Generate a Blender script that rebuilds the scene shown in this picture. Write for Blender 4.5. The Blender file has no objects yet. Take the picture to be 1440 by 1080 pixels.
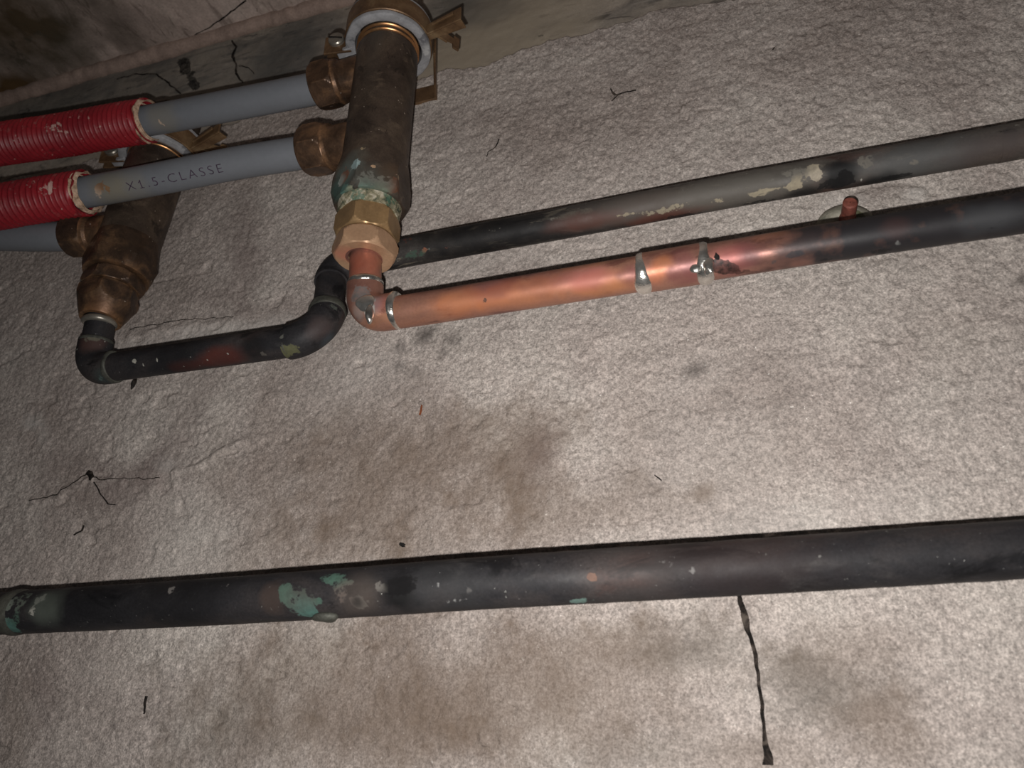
import bpy, bmesh, math
import numpy as np
from mathutils import Vector, Matrix

# ------------------------------------------------------------------ camera, world, flash, exposure
SC = bpy.context.scene
COL = SC.collection
H = 1.90                      # camera height above the (unseen) floor
D = 0.36                      # distance from the camera to the wall
FPX = 1040.0                  # focal length in pixels of a 1440 wide frame
AX = np.array([3820.0, -515.0, -1040.0]); AX /= np.linalg.norm(AX)
AU = np.array([15.0, -2250.0, 1040.0]); AU -= AX * AU.dot(AX); AU /= np.linalg.norm(AU)
AY = np.cross(AU, AX)
RIGHT = Vector((AX[0], AY[0], AU[0])); DOWN = Vector((AX[1], AY[1], AU[1])); FWD = Vector((AX[2], AY[2], AU[2]))

cam_d = bpy.data.cameras.new('camera'); cam_d.sensor_width = 36; cam_d.lens = FPX / 1440 * 36
cam_d.clip_start = 0.01; cam_d.clip_end = 50
cam_d.dof.use_dof = True; cam_d.dof.focus_distance = 0.42; cam_d.dof.aperture_fstop = 12.0
cam = bpy.data.objects.new('camera', cam_d); COL.objects.link(cam)
m = Matrix.Identity(4)
for i in range(3):
    m[i][0] = RIGHT[i]; m[i][1] = -DOWN[i]; m[i][2] = -FWD[i]
m[2][3] = H
cam.matrix_world = m
SC.camera = cam

w = bpy.data.worlds.new('world'); SC.world = w; w.use_nodes = True
w.node_tree.nodes['Background'].inputs[0].default_value = (0.9, 0.95, 1.0, 1)
w.node_tree.nodes['Background'].inputs[1].default_value = 0.02

# the phone's flash, beside and below the lens
ld = bpy.data.lights.new('flash', 'AREA'); ld.shape = 'DISK'; ld.size = 0.005; ld.energy = 1.75
ld.color = (1.0, 0.965, 0.94)
lo = bpy.data.objects.new('flash', ld); COL.objects.link(lo)
fl = m.copy()
off = RIGHT * -0.009 + DOWN * 0.016
aim = (FWD + RIGHT * 0.17 + DOWN * 0.17).normalized()
lo.matrix_world = Matrix.Translation(Vector((0, 0, H)) + off) @ aim.to_track_quat('-Z', 'Y').to_matrix().to_4x4()

SC.view_settings.view_transform = 'Standard'
SC.view_settings.look = 'None'
SC.view_settings.gamma = 1.0
SC.view_settings.use_curve_mapping = False
SC.view_settings.exposure = 0.0


# ------------------------------------------------------------------ helpers
def P(px, py, y):
    """world point that the photograph's pixel shows at the depth y from the camera (y axis runs into the wall)"""
    r = np.array([(px - 720) / FPX, (py - 540) / FPX, 1.0])
    t = y / r.dot(AY)
    return np.array([r.dot(AX) * t, y, r.dot(AU) * t + H])


def PZ(px, py, z):
    r = np.array([(px - 720) / FPX, (py - 540) / FPX, 1.0])
    t = (z - H) / r.dot(AU)
    return np.array([r.dot(AX) * t, r.dot(AY) * t, z])


def _hash(ix, iy, iz, seed):
    h = (ix.astype(np.int64) * 374761393 + iy.astype(np.int64) * 668265263 + iz.astype(np.int64) * 2147483647 + seed * 974634777) & 0xFFFFFFFF
    h = ((h ^ (h >> 13)) * 1274126177) & 0xFFFFFFFF
    h = ((h ^ (h >> 16)) * 668265263) & 0xFFFFFFFF
    return ((h ^ (h >> 15)) & 0xFFFFFF) / float(0xFFFFFF)


def vnoise(x, y, z=None, seed=0):
    """smooth value noise 0..1"""
    x = np.asarray(x, float); y = np.asarray(y, float)
    ix = np.floor(x); iy = np.floor(y); fx = x - ix; fy = y - iy
    ux = fx * fx * (3 - 2 * fx); uy = fy * fy * (3 - 2 * fy)
    if z is None:
        k = np.zeros_like(ix)
        a = _hash(ix, iy, k, seed); b = _hash(ix + 1, iy, k, seed)
        c = _hash(ix, iy + 1, k, seed); d = _hash(ix + 1, iy + 1, k, seed)
        return (a * (1 - ux) + b * ux) * (1 - uy) + (c * (1 - ux) + d * ux) * uy
    z = np.asarray(z, float); iz = np.floor(z); fz = z - iz; uz = fz * fz * (3 - 2 * fz)
    out = 0
    for dz, wz in ((0, 1 - uz), (1, uz)):
        a = _hash(ix, iy, iz + dz, seed); b = _hash(ix + 1, iy, iz + dz, seed)
        c = _hash(ix, iy + 1, iz + dz, seed); d = _hash(ix + 1, iy + 1, iz + dz, seed)
        out = out + wz * ((a * (1 - ux) + b * ux) * (1 - uy) + (c * (1 - ux) + d * ux) * uy)
    return out


def fbm2(x, z, s, seed, octs=3):
    o = 0; a = 1; t = 0
    for k in range(octs):
        o = o + a * vnoise(x * s, z * s, None, seed + k); t += a; a *= 0.5; s *= 2.1
    return o / t


def noise_at(V, s, seed=0):
    return vnoise(V[:, 0] * s, V[:, 1] * s, V[:, 2] * s, seed)


def sstep(a, b, x):
    t = np.clip((x - a) / (b - a), 0, 1)
    return t * t * (3 - 2 * t)


def mesh_obj(name, V, F, mat, parent=None, soft=None, mark=None, sharp=35, kind=None):
    """one mesh object from numpy verts and a list of quad / tri index arrays, with the two stain layers"""
    V = np.asarray(V, float)
    org = np.zeros(3) if parent is None else np.array(parent.matrix_world.translation)
    me = bpy.data.meshes.new(name)
    Fs = F if isinstance(F, list) else [F]
    nl = sum(f.size for f in Fs); nf = sum(len(f) for f in Fs)
    me.vertices.add(len(V)); me.vertices.foreach_set('co', (V - org).astype(np.float32).ravel())
    me.loops.add(nl); me.loops.foreach_set('vertex_index', np.concatenate([f.ravel() for f in Fs]).astype(np.int32))
    tot = np.concatenate([np.full(len(f), f.shape[1]) for f in Fs])
    start = np.concatenate([[0], np.cumsum(tot)[:-1]])
    me.polygons.add(nf); me.polygons.foreach_set('loop_start', start.astype(np.int32))
    me.polygons.foreach_set('loop_total', tot.astype(np.int32))
    me.polygons.foreach_set('use_smooth', np.ones(nf, bool))
    me.update(calc_edges=True); me.validate()
    if sharp: me.set_sharp_from_angle(angle=math.radians(sharp))
    for nm, data in (('soft', soft), ('mark', mark)):
        at = me.attributes.new(nm, 'FLOAT_COLOR', 'POINT')
        arr = np.zeros((len(me.vertices), 4), np.float32) if data is None else data.astype(np.float32)
        at.data.foreach_set('color', arr.ravel())
    if mat: me.materials.append(mat)
    o = bpy.data.objects.new(name, me); COL.objects.link(o)
    if parent is not None: o.parent = parent
    if kind: o['kind'] = kind
    return o


def thing(name, label, cat, loc, group=None):
    o = bpy.data.objects.new(name, None); COL.objects.link(o)
    o.empty_display_size = 0.02
    o.location = tuple(loc); o.matrix_world = Matrix.Translation(Vector(tuple(loc)))
    o['label'] = label; o['category'] = cat
    if group: o['group'] = group
    return o


def sub(o, parent):
    """make o a part of the mesh object parent (all part meshes keep identity offsets from their thing)"""
    o.parent = parent
    return o


def snap(V, c):
    """move a stain's centre onto the surface it belongs to"""
    c = np.asarray(c, float); o = np.array([0, 0, H]); e = c - o; e /= np.linalg.norm(e)
    t = (V - o) @ e; pd = np.linalg.norm(V - o - np.outer(t, e), axis=1)
    ok = pd < max(0.0016, pd.min() + 0.0008)
    i = np.where(ok)[0][np.argmin(t[ok])]
    return V[i] if np.linalg.norm(V[i] - c) < 0.016 else c


def paint(V, blobs, seed=1, nscale=220, nk=0.9):
    """stain layer: blobs = (centre, radius, colour, alpha[, axis, stretch]) measured on the thing itself"""
    out = np.zeros((len(V), 4))
    n1 = noise_at(V, nscale, seed); n2 = noise_at(V, nscale * 2.3, seed + 7)
    nn = 1 + nk * (0.65 * n1 + 0.35 * n2 - 0.5)
    for b in blobs:
        c, r, col, al = b[:4]
        c = snap(V, c)
        d = V - c
        if len(b) > 4:
            ax = np.asarray(b[4], float); ax = ax / np.linalg.norm(ax)
            l = d @ ax; d = d - np.outer(l, ax) + np.outer(l / b[5], ax)
        q = np.sqrt((d * d).sum(1)) / r * nn
        a = al * sstep(1.25, 0.35, q)
        k = a[:, None]
        tot = out[:, 3:4] + k * (1 - out[:, 3:4])
        out[:, :3] = np.where(tot > 1e-5, (out[:, :3] * out[:, 3:4] * (1 - k) + np.array(col) * k) / np.maximum(tot, 1e-5), out[:, :3])
        out[:, 3:4] = tot
    return out


def grid_faces(n, mseg, closed=True):
    i = np.arange(n - 1)[:, None]; j = np.arange(mseg if closed else mseg - 1)[None, :]
    j2 = (j + 1) % mseg
    return np.stack([i * mseg + j, i * mseg + j2, (i + 1) * mseg + j2, (i + 1) * mseg + j], -1).reshape(-1, 4)


def fillet(pts, rad, ds=0.002):
    """dense path through the corner points with rounded bends"""
    pts = [np.asarray(p, float) for p in pts]; out = [pts[0]]
    for i in range(1, len(pts) - 1):
        a, b, c = pts[i - 1], pts[i], pts[i + 1]
        u = (a - b) / np.linalg.norm(a - b); v = (c - b) / np.linalg.norm(c - b)
        ang = math.acos(max(-1, min(1, u.dot(v))))
        t = rad / math.tan(ang / 2)
        p0 = b + u * t; cen = b + (u + v) / np.linalg.norm(u + v) * rad / math.sin(ang / 2)
        e1 = (p0 - cen) / rad; e2 = -u; sweep = math.pi - ang
        for k in range(13):
            th = sweep * k / 12
            out.append(cen + rad * (e1 * math.cos(th) + e2 * math.sin(th)))
    out.append(pts[-1])
    return np.array(out)


def resample(path, ds):
    path = np.asarray(path, float)
    s = np.concatenate([[0], np.cumsum(np.linalg.norm(np.diff(path, axis=0), axis=1))])
    n = max(2, int(round(s[-1] / ds)) + 1); t = np.linspace(0, s[-1], n)
    return np.stack([np.interp(t, s, path[:, k]) for k in range(3)], 1), t


def smooth_path(pts, n=200):
    """Catmull-Rom through pts"""
    p = np.asarray(pts, float); p = np.vstack([2 * p[0] - p[1], p, 2 * p[-1] - p[-2]])
    out = []
    per = max(2, n // (len(p) - 3))
    for i in range(1, len(p) - 2):
        for k in range(per):
            t = k / per
            out.append(0.5 * ((2 * p[i]) + (-p[i - 1] + p[i + 1]) * t + (2 * p[i - 1] - 5 * p[i] + 4 * p[i + 1] - p[i + 2]) * t * t + (-p[i - 1] + 3 * p[i] - 3 * p[i + 1] + p[i + 2]) * t ** 3))
    out.append(p[-2])
    return np.array(out)


def extend(pts, a=0.0, b=0.0):
    """carry a run on past the picture's edges by a / b metres"""
    p = [np.asarray(q, float) for q in pts]
    if a: u = p[0] - p[1]; p = [p[0] + u / np.linalg.norm(u) * a] + p
    if b: u = p[-1] - p[-2]; p = p + [p[-1] + u / np.linalg.norm(u) * b]
    return p


def frames(path):
    T = np.gradient(path, axis=0); T /= np.linalg.norm(T, axis=1)[:, None]
    n = np.array([0, -1.0, 0]); N = []
    for t in T:
        n = n - t * n.dot(t); n = n / np.linalg.norm(n); N.append(n.copy())
    N = np.array(N); B = np.cross(T, N)
    return T, N, B


def tube_geo(path, R, seg=48, ds=0.0025, rough=0.0, seed=0, caps=True):
    """R: number or function(s, total, theta array) -> radius array"""
    p, s = resample(path, ds)
    T, N, B = frames(p)
    th = np.linspace(0, 2 * math.pi, seg, endpoint=False)
    V = []
    for i in range(len(p)):
        r = R(s[i], s[-1], th) if callable(R) else np.full(seg, R)
        V.append(p[i] + np.outer(r * np.cos(th), N[i]) + np.outer(r * np.sin(th), B[i]))
    V = np.concatenate(V)
    F = [grid_faces(len(p), seg)]
    if caps:
        a, b = len(V), len(V) + 1
        V = np.vstack([V, p[0], p[-1]])
        j = np.arange(seg); j2 = (j + 1) % seg; o = (len(p) - 1) * seg
        F.append(np.stack([np.full(seg, a), j2, j], -1)); F.append(np.stack([np.full(seg, b), o + j, o + j2], -1))
    if rough:
        c = np.repeat(p, seg, axis=0)
        if caps: c = np.vstack([c, p[0], p[-1]])
        d = V - c; l = np.linalg.norm(d, axis=1, keepdims=True)
        V = V + d / np.maximum(l, 1e-6) * ((noise_at(V, 160, seed) - 0.5) * rough * 2 * np.minimum(1, l / 0.002)[:, 0])[:, None]
    return V, F


def tube(name, path, R, mat, parent, seg=48, ds=0.0025, soft=(), mark=(), rough=0.0, seed=0, sharp=40, caps=True, ns=220):
    V, F = tube_geo(path, R, seg, ds, rough, seed, caps)
    return mesh_obj(name, V, F, mat, parent, paint(V, soft, seed + 3, ns * 0.6, 0.6) if soft else None, paint(V, mark, seed + 5, ns) if mark else None, sharp)


def lathe_geo(org, axis, prof, seg=96):
    """prof: (s, r) where r is a number or function(theta); theta 0 looks along world +X, counted towards +Y"""
    a = np.asarray(axis, float); a = a / np.linalg.norm(a)
    e1 = np.array([1.0, 0, 0]) if abs(a[0]) < 0.7 else np.array([0, -1.0, 0])
    e1 = e1 - a * e1.dot(a); e1 /= np.linalg.norm(e1); e2 = np.cross(a, e1)
    th = np.linspace(0, 2 * math.pi, seg, endpoint=False) + next((f.rot for _, f in prof if hasattr(f, 'rot')), 0.0)
    V = []
    for s, r in prof:
        rr = r(th) if callable(r) else np.full(seg, float(r))
        V.append(np.asarray(org) + a * s + np.outer(rr * np.cos(th), e1) + np.outer(rr * np.sin(th), e2))
    return np.concatenate(V), [grid_faces(len(prof), seg)]


def lathe(name, org, axis, prof, mat, parent, seg=96, soft=(), mark=(), sharp=None, seed=0, rough=0.0, ns=220):
    V, F = lathe_geo(org, axis, prof, seg)
    if sharp is None: sharp = 11 if any(hasattr(q, 'rot') for _, q in prof) else 27
    if rough:
        q = noise_at(V, 190, seed) - 0.5; q2 = noise_at(V + 5, 190, seed) - 0.5; q3 = noise_at(V + 9, 190, seed) - 0.5
        V = V + np.stack([q, q2, q3], 1) * rough * 2
    return mesh_obj(name, V, F, mat, parent, paint(V, soft, seed + 3, ns * 0.6, 0.6) if soft else None, paint(V, mark, seed + 5, ns) if mark else None, sharp)


def hexf(af, rot_deg, cap=None):
    rot = math.radians(rot_deg)
    def f(th):
        r = af / 2 / np.cos(np.mod(th - rot, math.pi / 3) - math.pi / 6)
        return r if cap is None else np.minimum(r, cap)
    f.rot = rot
    return f


def hex_prof(s0, s1, af, rot, bore, ch=0.0035, bore1=None):
    """hexagon nut between s0 and s1 with turned chamfers and a bore"""
    rc = af / 2 * 1.02; rk = af / 2 / math.cos(math.pi / 6)
    pr = [(s0 + 0.004, bore), (s0, bore), (s0, hexf(af, rot, rc - 0.0006))]
    for k in range(1, 6):
        pr.append((s0 + ch * k / 5, hexf(af, rot, rc + (rk - rc) * k / 5)))
    for k in range(5, 0, -1):
        pr.append((s1 - ch * k / 5, hexf(af, rot, rc + (rk - rc) * k / 5)))
    pr += [(s1, hexf(af, rot, rc - 0.0006)), (s1, bore1 or bore)]
    return pr


def plate(name, poly, thick, mat, parent, bevel=0.0004):
    """a sheet cut to the polygon poly (3-D points in order), thick = vector of its thickness"""
    poly = [Vector(tuple(p)) for p in poly]; th = Vector(tuple(thick))
    org = parent.matrix_world.translation
    bm = bmesh.new()
    a = [bm.verts.new(p - org) for p in poly]; b = [bm.verts.new(p + th - org) for p in poly]
    n = len(poly)
    bm.faces.new(a); bm.faces.new(list(reversed(b)))
    for i in range(n):
        bm.faces.new((a[i], b[i], b[(i + 1) % n], a[(i + 1) % n]))
    bmesh.ops.recalc_face_normals(bm, faces=bm.faces)
    if bevel: bmesh.ops.bevel(bm, geom=bm.edges[:], offset=bevel, segments=1, affect='EDGES')
    bmesh.ops.triangulate(bm, faces=[f for f in bm.faces if len(f.verts) > 4])
    me = bpy.data.meshes.new(name); bm.to_mesh(me); bm.free()
    for nm in ('soft', 'mark'): me.attributes.new(nm, 'FLOAT_COLOR', 'POINT').data.foreach_set('color', np.zeros(len(me.vertices) * 4, np.float32))
    me.materials.append(mat)
    o = bpy.data.objects.new(name, me); COL.objects.link(o); o.parent = parent
    return o


def lump(name, c, r, mat, parent, squash=(1, 1, 1), seed=0, rough=0.35, soft=(), lev=3):
    bm = bmesh.new(); bmesh.ops.create_icosphere(bm, subdivisions=lev, radius=1.0)
    V = np.array([v.co[:] for v in bm.verts]); F = np.array([[v.index for v in f.verts] for f in bm.faces]); bm.free()
    n = noise_at(V + seed * 3.7, 1.3, seed) - 0.5
    V = V * (1 + rough * n * 2)[:, None] * np.asarray(squash) * r + np.asarray(c)
    return mesh_obj(name, V, F, mat, parent, paint(V, soft) if soft else None, None, None)


# ------------------------------------------------------------------ materials
def srgb(r, g, b):
    f = lambda c: (c / 255 / 12.92) if c / 255 <= 0.04045 else ((c / 255 + 0.055) / 1.055) ** 2.4
    return (f(r), f(g), f(b))


def make_mat(name, ramp, nscale, rough=0.6, metal=0.0, bumps=(), grain=(), specks=(), mark_edge=(900, 0.5), soft_metal=0.0, mark_metal=1.0, soft_rough=0.0, mark_rough=0.0, stretch=(1, 1, 1), distort=0.6, detail=6, rough_var=0.15, spec=0.4, scuffs=(), edge=None):
    """ramp: list of (position, colour) over a stretched noise; 'soft' stains blend smoothly, 'mark' stains have ragged edges"""
    mt = bpy.data.materials.new(name); mt.use_nodes = True
    nt = mt.node_tree; N = nt.nodes; L = nt.links; N.clear()
    out = N.new('ShaderNodeOutputMaterial'); bs = N.new('ShaderNodeBsdfPrincipled'); L.new(bs.outputs[0], out.inputs[0])
    tc = N.new('ShaderNodeTexCoord'); geo = N.new('ShaderNodeNewGeometry')
    mp = N.new('ShaderNodeMapping'); mp.inputs['Scale'].default_value = stretch; L.new(tc.outputs['Object'], mp.inputs[0])
    def noise(scale, det=4, vec=None, dist=0.0, r=0.55):
        n = N.new('ShaderNodeTexNoise'); n.inputs['Scale'].default_value = scale; n.inputs['Detail'].default_value = det
        n.inputs['Roughness'].default_value = r; n.inputs['Distortion'].default_value = dist
        L.new(vec or mp.outputs[0], n.inputs['Vector']); return n.outputs['Fac']
    def math_(op, a, b, clamp=False):
        x = N.new('ShaderNodeMath'); x.operation = op; x.use_clamp = clamp
        for i, v in enumerate((a, b)):
            if isinstance(v, (int, float)): x.inputs[i].default_value = v
            else: L.new(v, x.inputs[i])
        return x.outputs[0]
    def mix(fac, a, b, mode='MIX'):
        x = N.new('ShaderNodeMix'); x.data_type = 'RGBA'; x.blend_type = mode
        for i, v in ((0, fac), (6, a), (7, b)):
            if isinstance(v, (int, float)): x.inputs[i].default_value = v
            elif isinstance(v, tuple): x.inputs[i].default_value = (*v, 1)
            else: L.new(v, x.inputs[i])
        return x.outputs[2]
    def mapr(v, a, b, c=0.0, d=1.0, smooth=True):
        x = N.new('ShaderNodeMapRange'); x.interpolation_type = 'SMOOTHSTEP' if smooth else 'LINEAR'
        for i, k in enumerate((v, a, b, c, d)):
            if isinstance(k, (int, float)): x.inputs[i].default_value = k
            else: L.new(k, x.inputs[i])
        return x.outputs[0]
    n1 = noise(nscale, detail, None, distort, 0.6)
    rp = N.new('ShaderNodeValToRGB'); el = rp.color_ramp.elements
    while len(el) < len(ramp): el.new(0.5)
    for e, (p, c) in zip(el, ramp): e.position = p; e.color = (*c, 1)
    L.new(n1, rp.inputs[0]); col = rp.outputs[0]
    for (sc, thr, w_, c, st_) in scuffs:
        f = math_('MULTIPLY', mapr(noise(sc, 6, None, 0.8, 0.65), thr, thr + w_), st_)
        col = mix(f, col, c)
    if edge:
        ec, e0, e1, es = edge
        f = math_('MULTIPLY', mapr(geo.outputs['Pointiness'], e0, e1), mapr(noise(260, 4, tc.outputs['Object']), 0.35, 0.6, 0.25, es))
        col = mix(f, col, ec)
    for (sc, thr, w_, c) in specks:
        f = mapr(noise(sc, 2, tc.outputs['Object']), thr, thr + w_)
        col = mix(f, col, c)
    for (sc, amt) in grain:
        f = mapr(noise(sc, 3, tc.outputs['Object']), 0.3, 0.7, 1 - amt, 1 + amt, False)
        x = N.new('ShaderNodeVectorMath'); x.operation = 'SCALE'; L.new(col, x.inputs[0]); L.new(f, x.inputs['Scale']); col = x.outputs[0]
    sa = N.new('ShaderNodeAttribute'); sa.attribute_name = 'soft'
    ma = N.new('ShaderNodeAttribute'); ma.attribute_name = 'mark'
    nv = noise(nscale * 2.7, 4, tc.outputs['Object'])
    sfac = math_('MULTIPLY', sa.outputs['Alpha'], mapr(nv, 0.3, 0.7, 0.86, 1.3, False), True)
    col = mix(sfac, col, sa.outputs['Color'])
    ne = noise(mark_edge[0], 4, tc.outputs['Object'])
    mfac = mapr(math_('ADD', ma.outputs['Alpha'], math_('MULTIPLY', math_('SUBTRACT', ne, 0.5), mark_edge[1] * 2)), 0.42, 0.58)
    mfac = math_('MULTIPLY', mfac, mapr(ma.outputs['Alpha'], 0.02, 0.15), True)
    mcol = mix(mapr(ne, 0.3, 0.7), ma.outputs['Color'], mix(0.35, ma.outputs['Color'], col))
    col = mix(mfac, col, mcol)
    L.new(col, bs.inputs['Base Color'])
    met = math_('MULTIPLY', metal, math_('SUBTRACT', 1.0, math_('MULTIPLY', mfac, mark_metal)))
    met = math_('MULTIPLY', met, math_('SUBTRACT', 1.0, math_('MULTIPLY', sfac, soft_metal)))
    L.new(met, bs.inputs['Metallic'])
    rg = mapr(nv, 0.3, 0.7, rough - rough_var / 2, rough + rough_var / 2, False)
    rg = math_('ADD', rg, math_('MULTIPLY', mfac, mark_rough)); rg = math_('ADD', rg, math_('MULTIPLY', sfac, soft_rough), True)
    L.new(rg, bs.inputs['Roughness'])
    bs.inputs['Specular IOR Level'].default_value = spec
    prev = None
    for (sc, st, dist, *kind) in bumps:
        bp = N.new('ShaderNodeBump'); bp.inputs['Strength'].default_value = st; bp.inputs['Distance'].default_value = dist
        if kind and kind[0] == 'vor':
            v = N.new('ShaderNodeTexVoronoi'); v.inputs['Scale'].default_value = sc; L.new(tc.outputs['Object'], v.inputs['Vector'])
            hgt = math_('SUBTRACT', 1.0, v.outputs['Distance'])
        else: hgt = noise(sc, 4, tc.outputs['Object'])
        L.new(hgt, bp.inputs['Height'])
        if prev: L.new(prev, bp.inputs['Normal'])
        prev = bp.outputs[0]
    if prev: L.new(prev, bs.inputs['Normal'])
    return mt


M = {}
M['wall'] = make_mat('rough_painted_render', [(0.30, srgb(150, 139, 132)), (0.5, srgb(172, 162, 155)), (0.7, srgb(188, 180, 172))], 9, 0.8, 0,
    [(420, 0.6, 0.0011), (1000, 0.6, 0.0007)], [(480, 0.28), (1000, 0.36), (60, 0.08)], [(620, 0.69, 0.05, srgb(214, 208, 200))], (500, 0.35), spec=0.25)
M['band'] = make_mat('bare_concrete', [(0.3, srgb(118, 113, 107)), (0.5, srgb(160, 150, 138)), (0.72, srgb(180, 168, 152))], 16, 0.85, 0,
    [(300, 0.4, 0.0006), (900, 0.25, 0.0003)], [(700, 0.12), (120, 0.1)], (), (300, 0.4), stretch=(0.4, 1, 1.6), spec=0.2, scuffs=[(45, 0.52, 0.14, srgb(86, 83, 80), 0.7), (120, 0.56, 0.1, srgb(70, 67, 64), 0.7), (30, 0.55, 0.15, srgb(196, 188, 176), 0.5)])
M['ceiling'] = make_mat('board_marked_concrete', [(0.28, srgb(142, 129, 119)), (0.5, srgb(182, 164, 154)), (0.72, srgb(196, 180, 170))], 14, 0.85, 0,
    [(260, 0.5, 0.0008)], [(500, 0.15), (90, 0.12)], (), (250, 0.45), stretch=(1, 0.3, 1), spec=0.2, scuffs=[(60, 0.54, 0.12, srgb(98, 84, 76), 0.6), (140, 0.58, 0.08, srgb(84, 74, 66), 0.6), (40, 0.56, 0.12, srgb(186, 172, 160), 0.5)])
M['mortar'] = make_mat('pinkish_mortar', [(0.3, srgb(134, 116, 106)), (0.6, srgb(168, 146, 134))], 40, 0.9, 0, [(300, 0.5, 0.0008)], [(600, 0.15)], spec=0.2)
M['crack'] = make_mat('crack_dirt', [(0.42, srgb(22, 19, 17)), (0.52, srgb(46, 40, 36)), (0.62, srgb(84, 76, 69))], 150, 0.9, 0, [(900, 0.5, 0.0005)], spec=0.2)
M['thread'] = make_mat('dark_fibre', [(0.4, srgb(14, 12, 11)), (0.7, srgb(44, 37, 31))], 200, 0.8)
M['rust'] = make_mat('rust_flake', [(0.4, srgb(110, 55, 30)), (0.7, srgb(150, 90, 55))], 300, 0.8)
M['dark'] = make_mat('blackened_copper', [(0.30, srgb(20, 20, 22)), (0.5, srgb(42, 41, 43)), (0.66, srgb(62, 57, 56)), (0.8, srgb(82, 62, 56))], 26, 0.58, 0.08,
    [(500, 0.22, 0.0003)], [(900, 0.2)], [(420, 0.735, 0.03, srgb(110, 110, 106)), (900, 0.75, 0.03, srgb(140, 140, 136))], (420, 0.5), scuffs=[(60, 0.58, 0.2, srgb(88, 86, 84), 0.4), (25, 0.6, 0.12, srgb(66, 46, 42), 0.45), (45, 0.56, 0.1, srgb(18, 18, 20), 0.8)], mark_metal=1.0, mark_rough=0.25, soft_metal=0.4, soft_rough=0.1, stretch=(0.45, 1, 1), spec=0.25)
M['dark_scuffed'] = make_mat('scuffed_blackened_copper', [(0.30, srgb(26, 25, 26)), (0.48, srgb(58, 55, 53)), (0.62, srgb(84, 79, 74)), (0.8, srgb(98, 84, 76))], 30, 0.5, 0.12,
    [(500, 0.25, 0.0003)], [(900, 0.2)], [(420, 0.72, 0.03, srgb(136, 134, 126))], (420, 0.5), scuffs=[(70, 0.52, 0.15, srgb(116, 110, 102), 0.55), (25, 0.58, 0.1, srgb(88, 54, 44), 0.55), (140, 0.58, 0.06, srgb(134, 126, 112), 0.5), (45, 0.57, 0.08, srgb(16, 16, 18), 0.85)], mark_metal=1.0, mark_rough=0.25, soft_metal=0.4, soft_rough=0.1, stretch=(0.3, 1, 1), spec=0.35)
M['dark_rough'] = make_mat('tarnished_solder', [(0.3, srgb(38, 40, 38)), (0.7, srgb(92, 92, 84))], 60, 0.6, 0.2, [(420, 0.5, 0.0005)], [(900, 0.2)], spec=0.3)
M['copper'] = make_mat('heated_copper', [(0.3, srgb(124, 86, 78)), (0.5, srgb(168, 122, 106)), (0.7, srgb(190, 140, 114))], 30, 0.40, 0.58,
    [(700, 0.12, 0.0002), (80, 0.12, 0.0004)], [(700, 0.08)], (), (420, 0.5), scuffs=[(50, 0.54, 0.12, srgb(112, 68, 66), 0.7), (90, 0.6, 0.08, srgb(84, 56, 50), 0.6), (35, 0.55, 0.15, srgb(186, 122, 82), 0.5), (70, 0.62, 0.08, srgb(214, 168, 140), 0.4)], mark_metal=0.7, soft_metal=0.75, mark_rough=0.15, soft_rough=0.08, stretch=(0.35, 1, 1))
M['solder'] = make_mat('bright_solder', [(0.35, srgb(170, 168, 162)), (0.65, srgb(246, 242, 234))], 70, 0.22, 0.92, [(260, 0.5, 0.0009)], [], (), (400, 0.5))
M['brass_new'] = make_mat('brass', [(0.3, srgb(138, 112, 80)), (0.6, srgb(172, 140, 100))], 40, 0.4, 0.5, [(900, 0.15, 0.0002)], [(600, 0.1)], soft_rough=0.05)
M['nut_copper'] = make_mat('flushed_brass', [(0.3, srgb(166, 130, 102)), (0.6, srgb(192, 156, 124))], 40, 0.45, 0.35, [(900, 0.15, 0.0002)], [(600, 0.08)])
M['bronze'] = make_mat('brown_tarnished_brass', [(0.3, srgb(48, 40, 35)), (0.5, srgb(76, 64, 55)), (0.7, srgb(98, 84, 71))], 34, 0.5, 0.3,
    [(600, 0.3, 0.0004), (90, 0.15, 0.0006)], [(900, 0.16), (300, 0.1)], [(330, 0.715, 0.03, srgb(170, 155, 140))], (380, 0.5), scuffs=[(70, 0.55, 0.12, srgb(120, 104, 88), 0.5), (120, 0.6, 0.06, srgb(36, 30, 26), 0.7)], mark_rough=0.2, soft_metal=-0.3, soft_rough=-0.1)
M['bronze_port'] = make_mat('worn_brown_brass', [(0.3, srgb(54, 42, 34)), (0.5, srgb(92, 70, 54)), (0.7, srgb(138, 104, 76))], 60, 0.4, 0.45,
    [(500, 0.25, 0.0004)], [(800, 0.15)], [(330, 0.72, 0.03, srgb(190, 175, 160))], (380, 0.5), edge=(srgb(176, 132, 96), 0.53, 0.60, 0.85))
M['bronze_dark'] = make_mat('dark_brown_brass', [(0.3, srgb(44, 35, 29)), (0.5, srgb(74, 57, 45)), (0.7, srgb(118, 90, 66))], 70, 0.45, 0.35,
    [(500, 0.3, 0.0004)], [(800, 0.18)], [(330, 0.72, 0.03, srgb(150, 135, 120))], (380, 0.5), edge=(srgb(150, 112, 78), 0.535, 0.60, 0.85))
M['gold'] = make_mat('bright_thread', [(0.3, srgb(170, 120, 80)), (0.7, srgb(215, 165, 115))], 60, 0.3, 0.85, [], [])
M['rubber'] = make_mat('grey_rubber_lining', [(0.3, srgb(118, 118, 120)), (0.55, srgb(158, 158, 160)), (0.75, srgb(176, 176, 176))], 40, 0.6, 0.0, [(500, 0.3, 0.0004)], [(700, 0.1)], (), (300, 0.5))
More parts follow.
